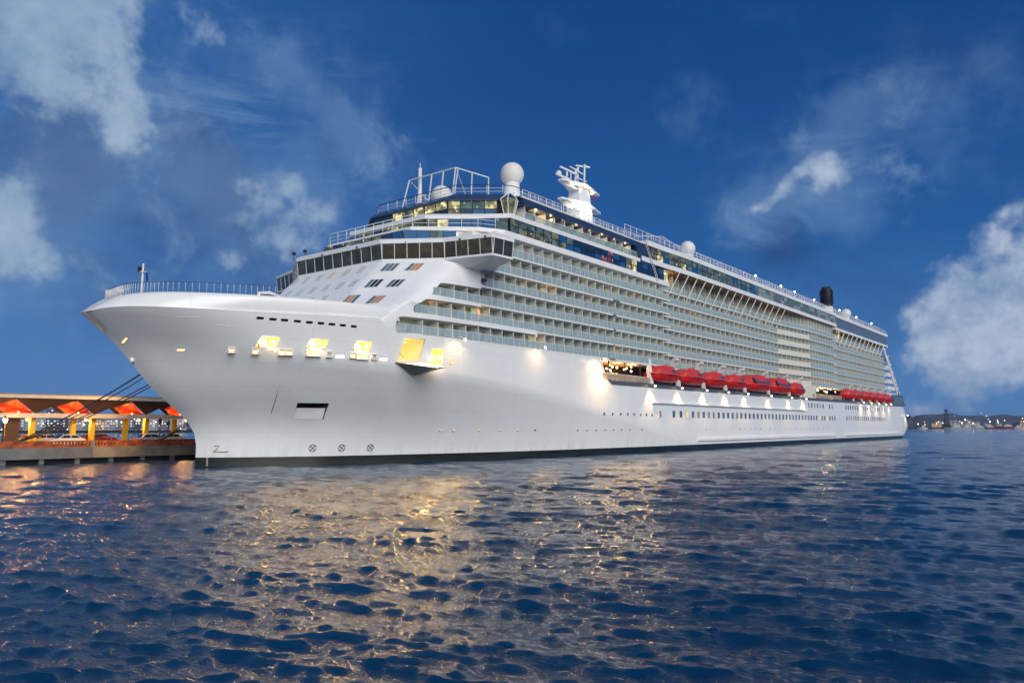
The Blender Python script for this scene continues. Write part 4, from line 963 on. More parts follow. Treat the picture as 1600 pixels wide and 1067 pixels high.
for x in (134, 152, 163, 180, 206, 226, 246):
    lb = MB(); lb.tube([(x, -17.6, 39.3), (x, -17.6, 41.2)], .05, 'rail_white', 5); lb.sphere((x, -17.6, 41.3), .22, 'lamp_white', 8, 6); lb.build('deck_lamp', SHIP)

# ------------------------------------------------------------------ promenade openings with lit ceilings
mat('rail_post', (.42, .33, .27), .5)
def promenade(xa, xb, n, zl, pw_=170):
    pb = MB(); pb.box(xa, xb, -18.3, -12.7, zl + 3.28, zl + 3.36, 'orange_glow'); pb.build('promenade_ceiling', SHIP)
    random.seed(int(xa))
    for k in range(n):
        x = xa + (xb - xa) * (k + .5) / n; y = -17.2 + random.random() * 2.6; z = zl + 2.2 + random.random() * .7
        lb = MB(); lb.sphere((x, y, z), .15 + .09 * random.random(), 'lamp_soft', 10, 6); lb.tube([(x, y, z + .2), (x, y, zl + 3.3)], .025, 'rail_dark', 4); lb.build('promenade_lamp', SHIP)
    for k in range(int(n * .9)):
        x = xa + (xb - xa) * (k + .3) / (n * .9); fb = MB(); fb.box(x - .35, x + .35, -12.72, -12.62, zl + .6, zl + 2.0, random.choice(['lit_small', 'plant', 'plant', 'glass_lit', 'recess_shade', 'lit_small'])); fb.build('promenade_panel', SHIP); fb = MB(); fb.sphere((x, -16.5, zl + 1.0), .45, 'plant', 8, 6); fb.lathe((x, -16.5, zl), [(.3, 0), (.35, .6)], 'cabin_cream', 8); fb.build('promenade_planter', SHIP)
    for k in range(3): fb = MB(); fb.box(xa + (xb - xa) * (k + .5) / 3 - .06, xa + (xb - xa) * (k + .5) / 3 + .06, -18.15, -18.0, zl, zl + 3.3, 'rail_dark'); fb.build('promenade_post', SHIP)
    rl_ = MB(); rl_.box(xa + .2, xb, -18.5, -18.38, zl + 1.0, zl + 1.1, 'parapet_cream'); q_ = xa + .3
    while q_ < xb: rl_.box(q_, q_ + .24, -18.48, -18.40, zl + .05, zl + 1.0, 'rail_post'); q_ += .40
    rl_.build('promenade_railing', SHIP)
    for f_ in (.2, .5, .8): point('promenade_light', (xa + (xb - xa) * f_, -16.6, zl + 2.5), pw_, SHIP)
promenade(60.6, 77.0, 13, 12.42)
promenade(172, 201, 14, 12.7, 420)
pw = MB(); pw.prism([(164.5, -17.2), (166.5, -18.2), (175, -18.5), (175, -14), (164.5, -14)], 12.5, 15.75, 'parapet_cream'); pw.build('promenade_house', SHIP)
pc = MB(); pc.box(60.0, 77.4, -18.42, -16.0, 15.68, 15.76, 'cabin_cream'); pc.add([(77.2, -18.6, 12.4), (78.3, -18.6, 12.4), (77.6, -18.5, 16.9), (76.9, -18.5, 16.9), (77.2, -17.9, 12.4), (78.3, -17.9, 12.4), (77.6, -17.9, 16.9), (76.9, -17.9, 16.9)], [(0, 1, 2, 3), (0, 3, 7, 4), (1, 5, 6, 2), (3, 2, 6, 7)], 'white_paint'); pc.build('promenade_frame', SHIP)

# ------------------------------------------------------------------ lamps shining down the side
def hull_lamp(x, y, z, power, ang=62, tilt=.35, name='side_lamp', col=(1, .64, .28), size=.16, drop=3.0):
    lb = MB(); lb.sphere((x, y, z), size, 'lamp_warm', 10, 6); lb.bar((x, y, z + .1), (x, y + .75, z + .35), .07, .07, 'white_edge'); lb.lathe((x, y, z + .05), [(size * 1.5, 0), (size * .6, .2)], 'white_edge', 10)
    lb.build(name, SHIP); spot(name + '_light', (x, y - .02, z - size - .02), (x, y + tilt, z - drop), power, ang, SHIP, .6, col)
BOATX = [76.6, 87.6, 99.0, 110.2, 121.2, 136.2, 151.0, 162.6]
for x in BOATX[:]: hull_lamp(x + .6, -19.5, 11.95, 1500, 92, .85)
for x in (222.5, 232.5, 243, 253.5): hull_lamp(x, -19.5, 12.45, 1700, 92, .85)
hull_lamp(262, -19.3, 12.6, 1100, 80, .6); 
hull_lamp(24.75, -20.1, 15.75, 330, 140, .8, drop=1.6); hull_lamp(42.2, -20.2, 16.1, 330, 140, .8, drop=1.6); hull_lamp(58.4, -20.4, 15.55, 620, 140, .9, drop=1.6); hull_lamp(59.8, -20.6, 13.7, 1150, 140, .9, drop=2.0)
spot('bow_lamp_light', (5.0, 16.0, 12.2), (-8, 22.5, 1.5), 10000, 95, SHIP, .8, (1, .50, .15))  # added spot, hidden behind the bow, to warm the pier front
sbl = MB(); sbl.sphere((5.0, 15.7, 12.3), .2, 'lamp_warm', 10, 6); sbl.bar((5.0, 15.6, 12.4), (5.0, 12.6, 12.6), .08, .08, 'white_edge'); sbl.build('side_lamp', SHIP)  # unseen starboard fixture, made up to go with the pier fill
hull_lamp(21.3, -19.0, 13.25, 260, 120, .8, drop=1.6, size=.22)
for x, z in ((2.0, 13.9), (6.4, 13.95), (11.5, 13.9)): hull_lamp(x, -(half(x, z) + .75), z + .1, 130, 120, .8, drop=1.4, size=.12)
hull_lamp(291, -19.0, 9.0, 900, 100, .8)
for x, z, pw_ in ((1.8, 14.1, 1900), (6.6, 14.1, 1900), (11.6, 14.1, 1900), (18.0, 14.2, 2900), (21.9, 13.4, 1900), (24.75, 15.2, 1300), (42.2, 15.6, 1300)): spot('glitter_spot', (x, -(half(x, z) + .25), z), (x - 12, -75, 0), pw_, 150, SHIP, .3, (1, .62, .20), .34)  # unseen spots added to throw gold glitter on the water
for x in (58, 66, 76): spot('promenade_glitter_spot', (x, -19.0, 14.6), (x - 25, -75, 0), 1100, 150, SHIP, .3, (1, .58, .2), .3)  # more added spots, aimed out for warm glitter on the water

# ------------------------------------------------------------------ lifeboats: things of their own, hanging in their davits
mat('strake_red', (.74, .16, .13), .35)
def boat_loft(mb, L, prof, m, n=18, smooth=True):
    rings = []
    for i in range(n + 1):
        t = -1 + 2 * i / n; w = (1 - abs(t) ** 4.5) ** .55 if abs(t) < 1 else 0
        w = max(w, .06); rise = (abs(t) ** 5)
        ring = [(t * L / 2 * fx, yy * (w ** e), zz + rise * rr) for yy, zz, rr, e, fx in prof]
        rings.append(ring + [(x, -y, z) for x, y, z in reversed(ring) if abs(y) > 1e-4])
    mb.loft(rings, m, True, True, smooth)
def lifeboat(L, W_, big, label, loc, proto=None):
    o = empty('lifeboat', loc, label, 'lifeboat', 'red lifeboats along the side of the cruise ship')
    h = MB()
    boat_loft(h, L, [(0, 0, .75, 1, .93), (W_ * .32, .10, .7, 1, .94), (W_ * .45, .62, .45, 1, .97), (W_ * .5, 1.5, .05, 1, 1.0), (W_ * .5, 1.62, .05, 1, 1.0)], 'red_paint'); ho = h.build('boat_hull', o)
    k = MB(); k.box(-L * .36, L * .36, -.5, .5, -.14, .06, 'red_dark'); k.box(-L * .38, L * .38, -.08, .08, -.3, .05, 'red_dark'); k.tube([(-L * .40, 0, -.05), (-L * .47, 0, .25)], .22, 'steel', 8); k.build('keel_skid', ho)
    r_ = MB(); pts = []
    for i in range(33):
        t = -1 + 2 * i / 32; w = max((1 - abs(t) ** 3.2) ** .55 if abs(t) < 1 else 0, .04); pts.append((t * L / 2 * 1.005, -W_ * .505 * w, 1.60 + .05 * abs(t) ** 4))
    r_.tube(pts, .085, 'strake_red', 6); r_.tube([(x, -y, z) for x, y, z in pts], .085, 'strake_red', 6); r_.tube([(x * .995, y * .985, z - .22) for x, y, z in pts], .07, 'red_dark', 5); r_.build('rubbing_strake', ho)
    c = MB()
    H = 1.6 if not big else 2.35
    boat_loft(c, L * .95, [(0, 1.60 + H, -.30 * H, 1, .70), (W_ * .33, 1.60 + H * .95, -.30 * H, 1, .72), (W_ * .41, 1.62 + H * .5, -.12 * H, 1, .86), (W_ * .45, 1.63, 0, 1, .96)][::-1], 'red_canopy', smooth=False); co = c.build('canopy', o)
    ws = MB()
    if big:
        for sgn in (-1, 1):
            for a, b_ in ((-.36, -.22), (-.2, -.04), (-.02, .14), (.17, .34)):
                y0, y1 = W_ * .485, W_ * .335
                ws.add([(a * L, sgn * (y0 - .02), 1.9), (b_ * L, sgn * y0, 1.9), (b_ * L * .93, sgn * y1, 3.2), (a * L * .93, sgn * y1, 3.2)], [(0, 1, 2, 3)], 'boat_glass')
    else:
        for sgn in (-1, 1):
            ws.add([(.06 * L, sgn * (W_ * .445 + .03), 1.8), (.24 * L, sgn * (W_ * .44 + .03), 1.8), (.22 * L, sgn * (W_ * .405 + .03), 2.45), (.07 * L, sgn * (W_ * .41 + .03), 2.45)], [(0, 1, 2, 3)], 'boat_glass')
            for k_ in range(8): x = -.40 * L + k_ * .1 * L; ws.box(x, x + .35, sgn * W_ * .49 - .02, sgn * W_ * .49 + .02, 1.66, 1.82, 'boat_glass')
    ws.build('canopy_window', co)
    ct = MB(); ct.lathe((L * .12, 0, 1.6 + H * .9), [(.55, 0), (.5, .45), (.2, .5)], 'red_canopy' if not big else 'boat_glass', 10)
    for x in (-L * .3, L * .3): ct.tube([(x, 0, 1.6 + H * .8), (x, 0, 1.6 + H + .9)], .06, 'steel', 6)
    ct.build('lifting_hook', co)
    gl = MB()
    for sgn in (-1, 1): gl.tube([(-L * .42 + k_ * L * .84 / 14, sgn * (W_ * .5 + .02) * (1 - abs(-.84 + k_ * 1.68 / 14) ** 3.2) ** .55, 1.15 + .12 * (k_ % 2)) for k_ in range(15)], .03, 'red_dark', 4)
    gl.build('grab_line', ho)
    return o
NAMES = ['red lifeboat nearest the bow, hanging beside the lit promenade opening', 'second red lifeboat from the bow, between two small-windowed lifeboats', 'third red lifeboat from the bow in the forward row of seven', 'red lifeboat hanging just ahead of the larger tenders with dark glass',
         'larger red tender boat with dark glass canopy, the forward of the two', 'larger red tender boat with dark glass canopy, the aft one of the two', 'smaller red lifeboat at the aft end of the forward row, beside the curved balconies']
for i in range(7):
    xa, xb = BOATX[i], BOATX[i + 1]; big = i in (4, 5)
    lifeboat(xb - xa - (.75 if not big else .5), 4.3 if not big else 5.0, big, NAMES[i], ((xa + xb) / 2 + .25, -18.2, 12.75 if not big else 12.72))
AN = ['foremost lifeboat of the aft row, its bright red bow facing forward', 'second lifeboat of the aft row, right behind the foremost one', 'third red lifeboat in the aft row under the receding balconies', 'fourth red lifeboat in the aft row under the receding balconies', 'fifth red lifeboat of the aft row, last but one before the stern', 'rearmost red lifeboat, hanging beside the grey box at the stern']
AX = [203.5, 212.2, 222.5, 232.6, 243.0, 253.2, 263.4]
for i in range(6): lifeboat(AX[i + 1] - AX[i] - .9, 4.2, False, AN[i], ((AX[i] + AX[i + 1]) / 2, -18.1, 13.0))
def davit(x, ztop_=17.5, z0=12.35):
    for e in (-.42, .42):
        d = MB(); d.bar((x + e, -18.9, z0), (x + e, -18.75, z0 + 1.1), .42, .42, 'white_edge', (1, 0, 0)); d.bar((x + e, -18.75, z0 + 1.1), (x + e, -16.9, z0 + 2.2), .2, .26, 'white_edge', (1, 0, 0)); d.bar((x + e, -16.9, z0 + 2.2), (x + e, -18.0, ztop_ - .3), .55, .55, 'white_edge', (1, 0, 0)); d.bar((x + e, -18.0, ztop_ - .3), (x + e, -18.8, ztop_ + .1), .5, .5, 'white_edge', (1, 0, 0)); d.build('davit', SHIP)
for x in BOATX[1:]: davit(x + .25)
for x in AX[1:]: davit(x, 17.5, 12.6)

# ------------------------------------------------------------------ people on the balconies
def person(loc, rz, label, top, hair, armup):
    bm_ = bpy.data.meshes.new('person'); J = {}; V_ = []; E_ = []; Rr = []
    def v(n_, p, r, par=None):
        J[n_] = len(V_); V_.append(p); Rr.append(r)
        if par is not None: E_.append((J[par], J[n_]))
    v('pelvis', (0, 0, .95), .13); v('chest', (0, .02, 1.3), .155, 'pelvis'); v('neck', (0, .03, 1.47), .06, 'chest'); v('head', (0, .05, 1.6), .095, 'neck'); v('crown', (0, .05, 1.69), .08, 'head')
    for s_ in (-1, 1):
        k = str(s_); v('hip' + k, (s_ * .1, 0, .88), .095, 'pelvis'); v('knee' + k, (s_ * .11, .03, .5), .065, 'hip' + k); v('ank' + k, (s_ * .11, -.02, .08), .045, 'knee' + k); v('toe' + k, (s_ * .12, .13, .04), .04, 'ank' + k)
        v('sh' + k, (s_ * .2, .02, 1.4), .06, 'chest'); v('elb' + k, (s_ * .26, .16 if armup else .0, 1.14), .045, 'sh' + k); v('wri' + k, (s_ * .2, .36 if armup else .12, 1.1 if armup else .92), .033, 'elb' + k); v('han' + k, (s_ * .19, .44 if armup else .16, 1.1 if armup else .83), .03, 'wri' + k)
    bm_.from_pydata(V_, E_, []); o = bpy.data.objects.new('person', bm_); COL.objects.link(o)
    md = o.modifiers.new('s', 'SKIN'); md.use_smooth_shade = True
    for q, r in zip(bm_.skin_vertices[0].data if bm_.skin_vertices else [], Rr): q.radius = (r, r)
    return o, J, V_, Rr, top, hair
def make_person(loc, rz, label, top, hair, armup):
    o, J, V_, Rr, top, hair = person(loc, rz, label, top, hair, armup)
    if not o.data.skin_vertices:
        b = bmesh.new(); b.from_mesh(o.data); ly = b.verts.layers.skin.verify(); b.verts.ensure_lookup_table()
        for vv, r in zip(b.verts, Rr): vv[ly].radius = (r, r); vv[ly].use_root = vv.index == 0
        b.to_mesh(o.data); b.free()
    ss = o.modifiers.new('u', 'SUBSURF'); ss.levels = 1; ss.render_levels = 1
    bpy.context.view_layer.update(); dg = bpy.context.evaluated_depsgraph_get(); me = bpy.data.meshes.new_from_object(o.evaluated_get(dg), depsgraph=dg); o.modifiers.clear(); o.data = me
    for q in ('skin', top, 'cloth_dark'): me.materials.append(MATS[q])
    for p in me.polygons:
        z = p.center.z; hand = abs(p.center.y) > .33 or (z < .93 and abs(p.center.x) > .17 and z > .75)
        p.material_index = 0 if z > 1.46 or hand else (1 if z > .9 else 2); p.use_smooth = True
    o.location = loc; o.rotation_euler.z = rz; tag(o, label, 'person')
    hb_ = MB(); hb_.sphere((0, .035, 1.66), .115, hair, 12, 8, -.1); hb_.build('hair', o)
    return o
make_person((33.4, -17.95, 23.77), PI, 'person in dark clothes standing at the glass rail high up below the bridge wing', 'cloth_dark', 'hair_dark', True)
make_person((62.6, -17.9, 18.67), PI * .9, 'person in a dark top leaning on a low balcony rail above the promenade opening', 'cloth_dark', 'hair_dark', True)
make_person((85.3, -17.9, 21.22), PI, 'person in grey standing at the last balcony before the step in the ship side', 'cloth_grey', 'hair_dark', False)
# ------------------------------------------------------------------ pier, left of the bow
PY0 = 22.0
pr_ = empty('pier', (0, 30, 0), 'concrete pier with a rusty-red pierced parapet along the water', 'pier')
def PB(): return MB()
pb = PB(); pb.box(-110, 70, PY0 + .35, 66, 1.6, 2.1, 'asphalt'); pb.build('pier_deck', pr_, (0, -30, 0))
pb = PB(); pb.box(-110, -2.1, PY0, PY0 + .35, .55, 1.95, 'concrete_grey'); pb.box(-2.1, 70, PY0 - .06, PY0 + .35, .55, 1.95, 'concrete'); pb.build('quay_wall', pr_, (0, -30, 0))
pb = PB(); pb.box(-110, 70, PY0 + .7, PY0 + 1.6, -1.5, .55, 'dark_gap'); pb.build('pier_shadow_wall', pr_, (0, -30, 0))  # near-black backing, the shade under the pier put into its colour
for k in range(19): pb = PB(); x = -60 + k * 4.3; pb.box(x, x + .55, PY0 + .2, PY0 + .6, -1.5, .54, 'concrete_grey'); pb.build('pile', pr_, (0, -30, 0))
# pierced parapet: rails with small openings between short posts
pp = PB(); pp.box(-110, 70, PY0 + .05, PY0 + .33, 2.62, 2.82, 'terracotta'); pp.box(-110, 70, PY0 + .05, PY0 + .33, 1.95, 2.2, 'terracotta')
x = -110.0
while x < 20:
    if int((x + 110) / 8.5) % 2 == 0 and x > -40: pp.box(x, x + .22, PY0 + .07, PY0 + .31, 2.2, 2.62, 'terracotta'); x += .42
    else: pp.box(x, x + 1.0, PY0 + .07, PY0 + .31, 2.2, 2.62, 'terracotta'); x += 1.0
for x in (-18, -2.1, 5.4): pp.box(x - .25, x + .25, PY0 + .0, PY0 + .36, 1.96, 2.86, 'concrete')
pp.build('parapet', pr_, (0, -30, 0))
for x in (-10.9, 7.3): pb = PB(); pb.lathe((x, PY0 + .7, 2.1), [(.3, 0), (.22, .4), (.34, .7), (.3, .85)], 'lamp_black', 12); pb.build('mooring_bollard', pr_, (0, -30, 0))

# folded-plate canopy
cn = empty('pier_canopy', (0, 30, 2.1), 'long folded-plate canopy with orange-lit soffits on yellow columns', 'canopy')
CL = (0, -30, -2.1)
FY, BY, FZ, BZ = 24.0, 25.6, 8.25, 6.36
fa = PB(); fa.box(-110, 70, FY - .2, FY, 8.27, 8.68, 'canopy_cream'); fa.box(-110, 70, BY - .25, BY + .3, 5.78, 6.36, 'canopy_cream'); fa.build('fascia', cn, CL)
rf = PB(); rf.box(-110, 70, FY, 29.5, 8.69, 8.85, 'concrete'); rf.build('roof_slab', cn, CL)
so = PB()
PER = 7.25
def soff(x, t, e=0.0): return (x, FY + (BY - FY) * t + e, FZ + (BZ - FZ) * t)
for k in range(-13, 8):
    o_ = PER * k; a0, a1 = -7.95 + o_, -.70 + o_
    top, lf, bl, br = (-3.5 + o_, .08), (-5.75 + o_, .50), (-4.3 + o_, 1), (-.80 + o_, 1); rd = PB()
    P_ = [(a0, 0), (a1, 0), (a1, 1), br, top, lf, bl, (-4.95 + o_, 1), (-6.4 + o_, .54), (-7.8 + o_, 1), (a0, 1)]
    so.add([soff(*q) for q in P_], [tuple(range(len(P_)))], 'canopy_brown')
    ap_ = (-3.1 + o_, BY + 1.1, 7.0)
    rd.add([soff(*top, .01), soff(*lf, .01), soff(bl[0], bl[1], .35), soff(br[0], br[1], .35), ap_], [(0, 1, 4), (1, 2, 4), (2, 3, 4), (3, 0, 4)], 'canopy_lit_red'); rd.build('soffit_recess', cn, CL)
    if -6 < k < 4:
        x = -3.0 + o_; lb = PB(); lb.sphere((x + .3, BY + .02, 6.46), .12, 'lamp_orange', 8, 5); lb.build('soffit_lamp', cn, CL)
        l_ = point('soffit_light', (x - .2, BY - .1 - 30, 6.6 - 2.1), 80, cn, (1, .42, .12), .1)
        lb = PB(); lb.sphere((x + 1.6, BY + .6, 5.55), .2, 'lamp_orange', 10, 6); lb.bar((x + 1.6, BY + .6, 5.6), (x + 1.6, BY + .3, 5.75), .08, .08, 'lamp_black'); lb.build('canopy_lamp', cn, CL)
        point('canopy_light', (x + 1.6, BY + 1.2 - 30, 5.1 - 2.1), 420, cn, (1, .50, .16))
so.build('soffit', cn, CL)
for x in (-44, -39, -32, -28, -21.5, -17, -7.98, -2.96, -.47, 4.08, 7.03, 11.3, 17, 24):
    cbm = PB(); cbm.obox((x, 26.4, 3.95), (.30, 0, 0), (0, .28, 0), (.05, 0, 1.82), 'column_yellow'); cbm.obox((x, 26.4, 2.3), (.36, 0, 0), (0, .34, 0), (0, 0, .2), 'column_yellow'); cbm.build('column', cn, CL)
cbm = PB(); cbm.obox((-10.35, 26.6, 3.95), (.8, 0, 0), (0, .5, 0), (.05, 0, 1.8), 'column_brown'); cbm.build('column', cn, CL)
bl_ = [(-10.6, 'terracotta'), (-9.9, 'column_yellow'), (-9.3, 'column_yellow')]
for i, (x, m_) in enumerate(bl_):
    b_ = PB(); b_.lathe((0, 0, 0), [(.2, 0), (.2, 1.55), (.05, 1.62)], m_, 10); o = b_.build('bollard', None, (x + 1.2, 25.0, 2.1)); tag(o, ['squat reddish bollard on the pier beside the brown column', 'yellow bollard on the pier next to the reddish one', 'yellow bollard on the pier farthest from the brown column'][i], 'bollard')
# street lamps
def street_lamp(loc, h, label, lit):
    o = empty('street_lamp', loc, label, 'street lamp', 'street lamps on the pier'); b_ = PB(); b_.tube([(0, 0, 0), (0, 0, .5), (0, 0, .55), (0, 0, h)], [.12, .11, .06, .05], 'lamp_black', 8); b_.build('pole', o)
    b_ = PB(); b_.lathe((0, 0, h), [(.06, 0), (.2, .12), (.26, .5)], 'lamp_warm' if lit else 'lamp_black', 10); b_.build('lantern', o)
    b_ = PB(); b_.lathe((0, 0, h + .5), [(.32, 0), (.18, .2), (.04, .3), (.03, .45)], 'lamp_black', 10); b_.build('lamp_cap', o)
    if lit: point('lantern_light', (0, -.4, h + .2), 420, o, (1, .5, .14))
street_lamp((-11.9, 24.0, 2.1), 3.0, 'black street lamp with a glowing lantern at the left edge', True)
street_lamp((7.6, 23.4, 2.1), 2.9, 'unlit black street lamp on the pier near the bow, the taller one', False)
street_lamp((12.5, 45, 2.1), 3.0, 'unlit black street lamp far back under the canopy, left of the taller one', False)
street_lamp((12.3, 30, 2.1), 2.6, 'unlit black street lamp nearest the hull behind parked cars', False)

# parked cars
def make_car(body_m):
    root = bpy.data.objects.new('parked_car', None); COL.objects.link(root)
    def sec(pts, hw, m, nm, par, smooth=True, inset=.0):
        b_ = MB(); rings = []
        for f in (-1, -.82, 0, .82, 1): rings.append([(x * (1 - .012 * abs(f)), f * hw * (1 - inset * max(0, (z - .8))), z - (.03 if abs(f) == 1 else 0)) for x, z in pts])
        b_.loft(rings, m, True, True, False); return b_.build(nm, par)
    body = sec([(-2.15, .35), (-2.2, .7), (-2.05, .9), (-1.2, .98), (1.55, 1.0), (2.1, .92), (2.2, .6), (2.15, .33), (1.75, .25), (-1.75, .25)], .86, body_m, 'body', root)
    cab = sec([(-1.25, .97), (-.55, 1.42), (-.2, 1.47), (.9, 1.45), (1.15, 1.4), (1.75, .98)], .76, body_m, 'cabin_roof', root, inset=.25)
    gl = MB()
    for s_ in (-1, 1):
        gl.add([(-1.0, s_ * .742, 1.02), (.28, s_ * .742, 1.02), (.28, s_ * .665, 1.38), (-.5, s_ * .665, 1.38)], [(0, 1, 2, 3)], 'car_glass'); gl.add([(.36, s_ * .742, 1.02), (1.5, s_ * .742, 1.02), (1.05, s_ * .665, 1.36), (.36, s_ * .665, 1.38)], [(0, 1, 2, 3)], 'car_glass')
    gl.add([(-1.24, -.62, 1.0), (-1.24, .62, 1.0), (-.6, .52, 1.41), (-.6, -.52, 1.41)], [(0, 1, 2, 3)], 'car_glass'); gl.add([(1.75, -.62, 1.01), (1.75, .62, 1.01), (1.2, .52, 1.39), (1.2, -.52, 1.39)], [(0, 1, 2, 3)], 'car_glass'); gl.build('window', root, (-.012, 0, .012))
    for x in (-1.35, 1.35):
        for s_ in (-1, 1):
            wb = MB(); wb.tube([(x, s_ * .68, .32), (x, s_ * .88, .32)], .32, 'tyre', 16); wo = wb.build('wheel', root); rb_ = MB(); rb_.tube([(x, s_ * .87, .32), (x, s_ * .895, .32)], .2, 'car_chrome', 12); rb_.build('rim', wo)
    for s_ in (-1, 1):
        hb_ = MB(); hb_.box(-2.22, -2.1, s_ * .62 - .17, s_ * .62 + .17, .62, .78, 'head_lamp'); hb_.build('headlight', root); tb = MB(); tb.box(2.1, 2.22, s_ * .66 - .14, s_ * .66 + .14, .66, .84, 'tail_red'); tb.build('tail_light', root)
    return root
proto = None
CARS = [(-8.3, 27.3, .05, 'gold', 'gold-looking saloon car parked in front of the leftmost yellow column'), (-5.2, 29.0, PI + .1, 'silver', 'silver car parked just right of the leftmost yellow column'), (-4.1, 25.4, .0, 'white', 'white car near the parapet between the first two yellow columns'), (.2, 27.5, PI, 'wine', 'dark red car parked low behind the pierced parapet'),
        (-1.0, 33.5, .1, 'black', 'black car in the shade behind the second yellow column'), (4.0, 34.0, PI - .1, 'red', 'red car parked under the middle of the canopy'), (8.6, 29.0, .1, 'grey', 'grey car parked left of the mooring ropes near the bow'), (7.3, 25.3, PI, 'silver', 'silver car at the mooring ropes, the closer of two'), (10.4, 26.0, .0, 'white', 'white car half hidden by the bow of the ship')]
for i, (x, y, rz, cm_, lb) in enumerate(CARS):
    if proto is None: proto = make_car('car_gold'); o = proto
    else:
        o = copy_tree(proto)
        for q in KIDS(o):
            if q.name.split('.')[0] in ('body', 'cabin_roof'):
                q.data = q.data.copy(); q.data.materials[0] = MATS['car_' + cm_]
    o.location = (x, y, 2.1); o.rotation_euler.z = rz; tag(o, lb, 'car', 'cars parked on the pier')

# mooring ropes
def rope(p, q, sag, r, m, label):
    b_ = MB(); p, q = Vector(p), Vector(q); pts = [p.lerp(q, k / 20) - Vector((0, 0, sag * 4 * (k / 20) * (1 - k / 20))) for k in range(21)]
    b_.tube(pts, r, m, 6); o = b_.build('mooring_rope'); tag(o, label, 'rope', 'mooring ropes from the bow to the pier'); return o
rope((-2.2, 9.4, 11.2), (-10.9, 22.7, 2.75), .35, .085, 'rope', 'uppermost dark mooring rope running from the bow down to the pier')
rope((-.9, 10.2, 11.2), (-10.8, 22.75, 2.70), .5, .06, 'rope', 'thin mooring rope just below the uppermost one')
rope((1.6, 11.9, 11.0), (-10.95, 22.8, 2.65), .55, .07, 'rope_brown', 'brownish mooring rope, upper strand of the lower close pair')
rope((2.3, 12.4, 10.9), (-11.0, 22.7, 2.6), .7, .07, 'rope_brown', 'brownish mooring rope, lower strand of the lower close pair')
for k, lb in enumerate(('short steep mooring rope by the hull, the left strand', 'short steep mooring rope by the hull, the middle strand', 'short steep mooring rope by the hull, the right strand')): rope((9.6 + k * .9, 15.4 + k * .3, 7.2), (7.3, 22.7, 2.7 - .03 * k), .2, .06, 'rope_brown', lb)

# ------------------------------------------------------------------ far shores
def ground(px, dist):               # a spot on the water that lies in this direction from the viewpoint
    a = math.atan2((px - 800) / 1200, math.cos(R(PITCH))); h = R(HEAD) - a
    return CX + math.cos(h) * dist, CY + math.sin(h) * dist, h
def facade(name, wall, lit, cx=2.1, cz=1.9, frac=.3, estr=1.0):
    m = bpy.data.materials.new(name); m.use_nodes = True; t = NT(m.node_tree); b = t.n['Principled BSDF']; b.inputs['Roughness'].default_value = .7
    s = t.node('ShaderNodeSeparateXYZ'); t.l.new(t.node('ShaderNodeTexCoord').outputs['Object'], s.inputs[0])
    u = t.m('DIVIDE', t.m('ADD', s.outputs[0], s.outputs[1]), cx); v = t.m('DIVIDE', s.outputs[2], cz)
    fu, fv = t.m('FRACT', u), t.m('FRACT', v)
    win = t.m('MULTIPLY', t.m('MULTIPLY', t.m('GREATER_THAN', fu, .25), t.m('LESS_THAN', fu, .8)), t.m('MULTIPLY', t.m('GREATER_THAN', fv, .3), t.m('LESS_THAN', fv, .8)))
    cv = t.node('ShaderNodeCombineXYZ'); t.l.new(t.m('FLOOR', u), cv.inputs[0]); t.l.new(t.m('FLOOR', v), cv.inputs[1])
    wn = t.node('ShaderNodeTexWhiteNoise'); t.l.new(cv.outputs[0], wn.inputs[0]); on = t.m('MULTIPLY', win, t.m('LESS_THAN', wn.outputs[0], frac))
    t.l.new(t.mix(t.m('MULTIPLY', win, .6), (*wall, 1), (.05, .07, .11, 1)), b.inputs['Base Color']); b.inputs['Emission Color'].default_value = (*lit, 1); t.l.new(t.m('MULTIPLY', on, estr), b.inputs['Emission Strength']); MATS[name] = m
facade('facade_pale', (.30, .34, .42), (1, .75, .42)); facade('facade_grey', (.16, .18, .22), (.9, .85, .75)); facade('facade_warm', (.40, .26, .20), (1, .6, .3), frac=.45); facade('facade_dark', (.05, .065, .09), (.8, .85, 1), frac=.3, estr=1.2)
def building(px, dist, wpx, hgt, m, label, roof=0):
    x, y, h = ground(px, dist); wd = wpx * dist / 1200; o = empty('harbour_building', (x, y, 0), label, 'building', None, h - PI / 2)
    b_ = MB(); b_.box(-wd / 2, wd / 2, 0, 12, 0, hgt, m)
    wo = b_.build('wall', o); r_ = MB(); r_.box(-wd / 2 - .4, wd / 2 + .4, -.4, 12.4, hgt, hgt + .7, 'concrete_grey')
    if roof: r_.box(-wd * .2, wd * .15, 3, 8, hgt + .7, hgt + 3.2, 'concrete_grey')
    r_.build('roof', o); return o
def shore(name, px0, px1, dist, dep, hgt, m='dark_gap'):
    b_ = MB(); A = [ground(px0 + (px1 - px0) * k / 8, dist) for k in range(9)]; Bk = [ground(px0 + (px1 - px0) * k / 8, dist + dep) for k in range(9)]
    b_.prism([(a[0], a[1]) for a in A] + [(a[0], a[1]) for a in reversed(Bk)], -1, hgt, m); tag(b_.build(name), kind='structure')
shore('far_shore', -700, 420, 640, 300, 1.4)
LB = ['low pale quay building at the far left, seen left of the brown column', 'grey block seen right of the brown column', 'broad pale block with lit windows beside the first yellow column', 'dark slab building between the first two yellow columns', 'striped tower with many lit windows near the second yellow column', 'pale ribbed hall between the second and third yellow columns', 'grey block behind the third yellow column', 'warm-lit low house right of the third yellow column', 'pale low warehouse between the ropes and the third column', 'grey terrace of houses under the middle of the canopy', 'dark low block left of the fourth yellow column', 'pale stepped block right of the fourth yellow column', 'grey hall beside the tall unlit street lamp', 'pale block nearest the bow of the ship']
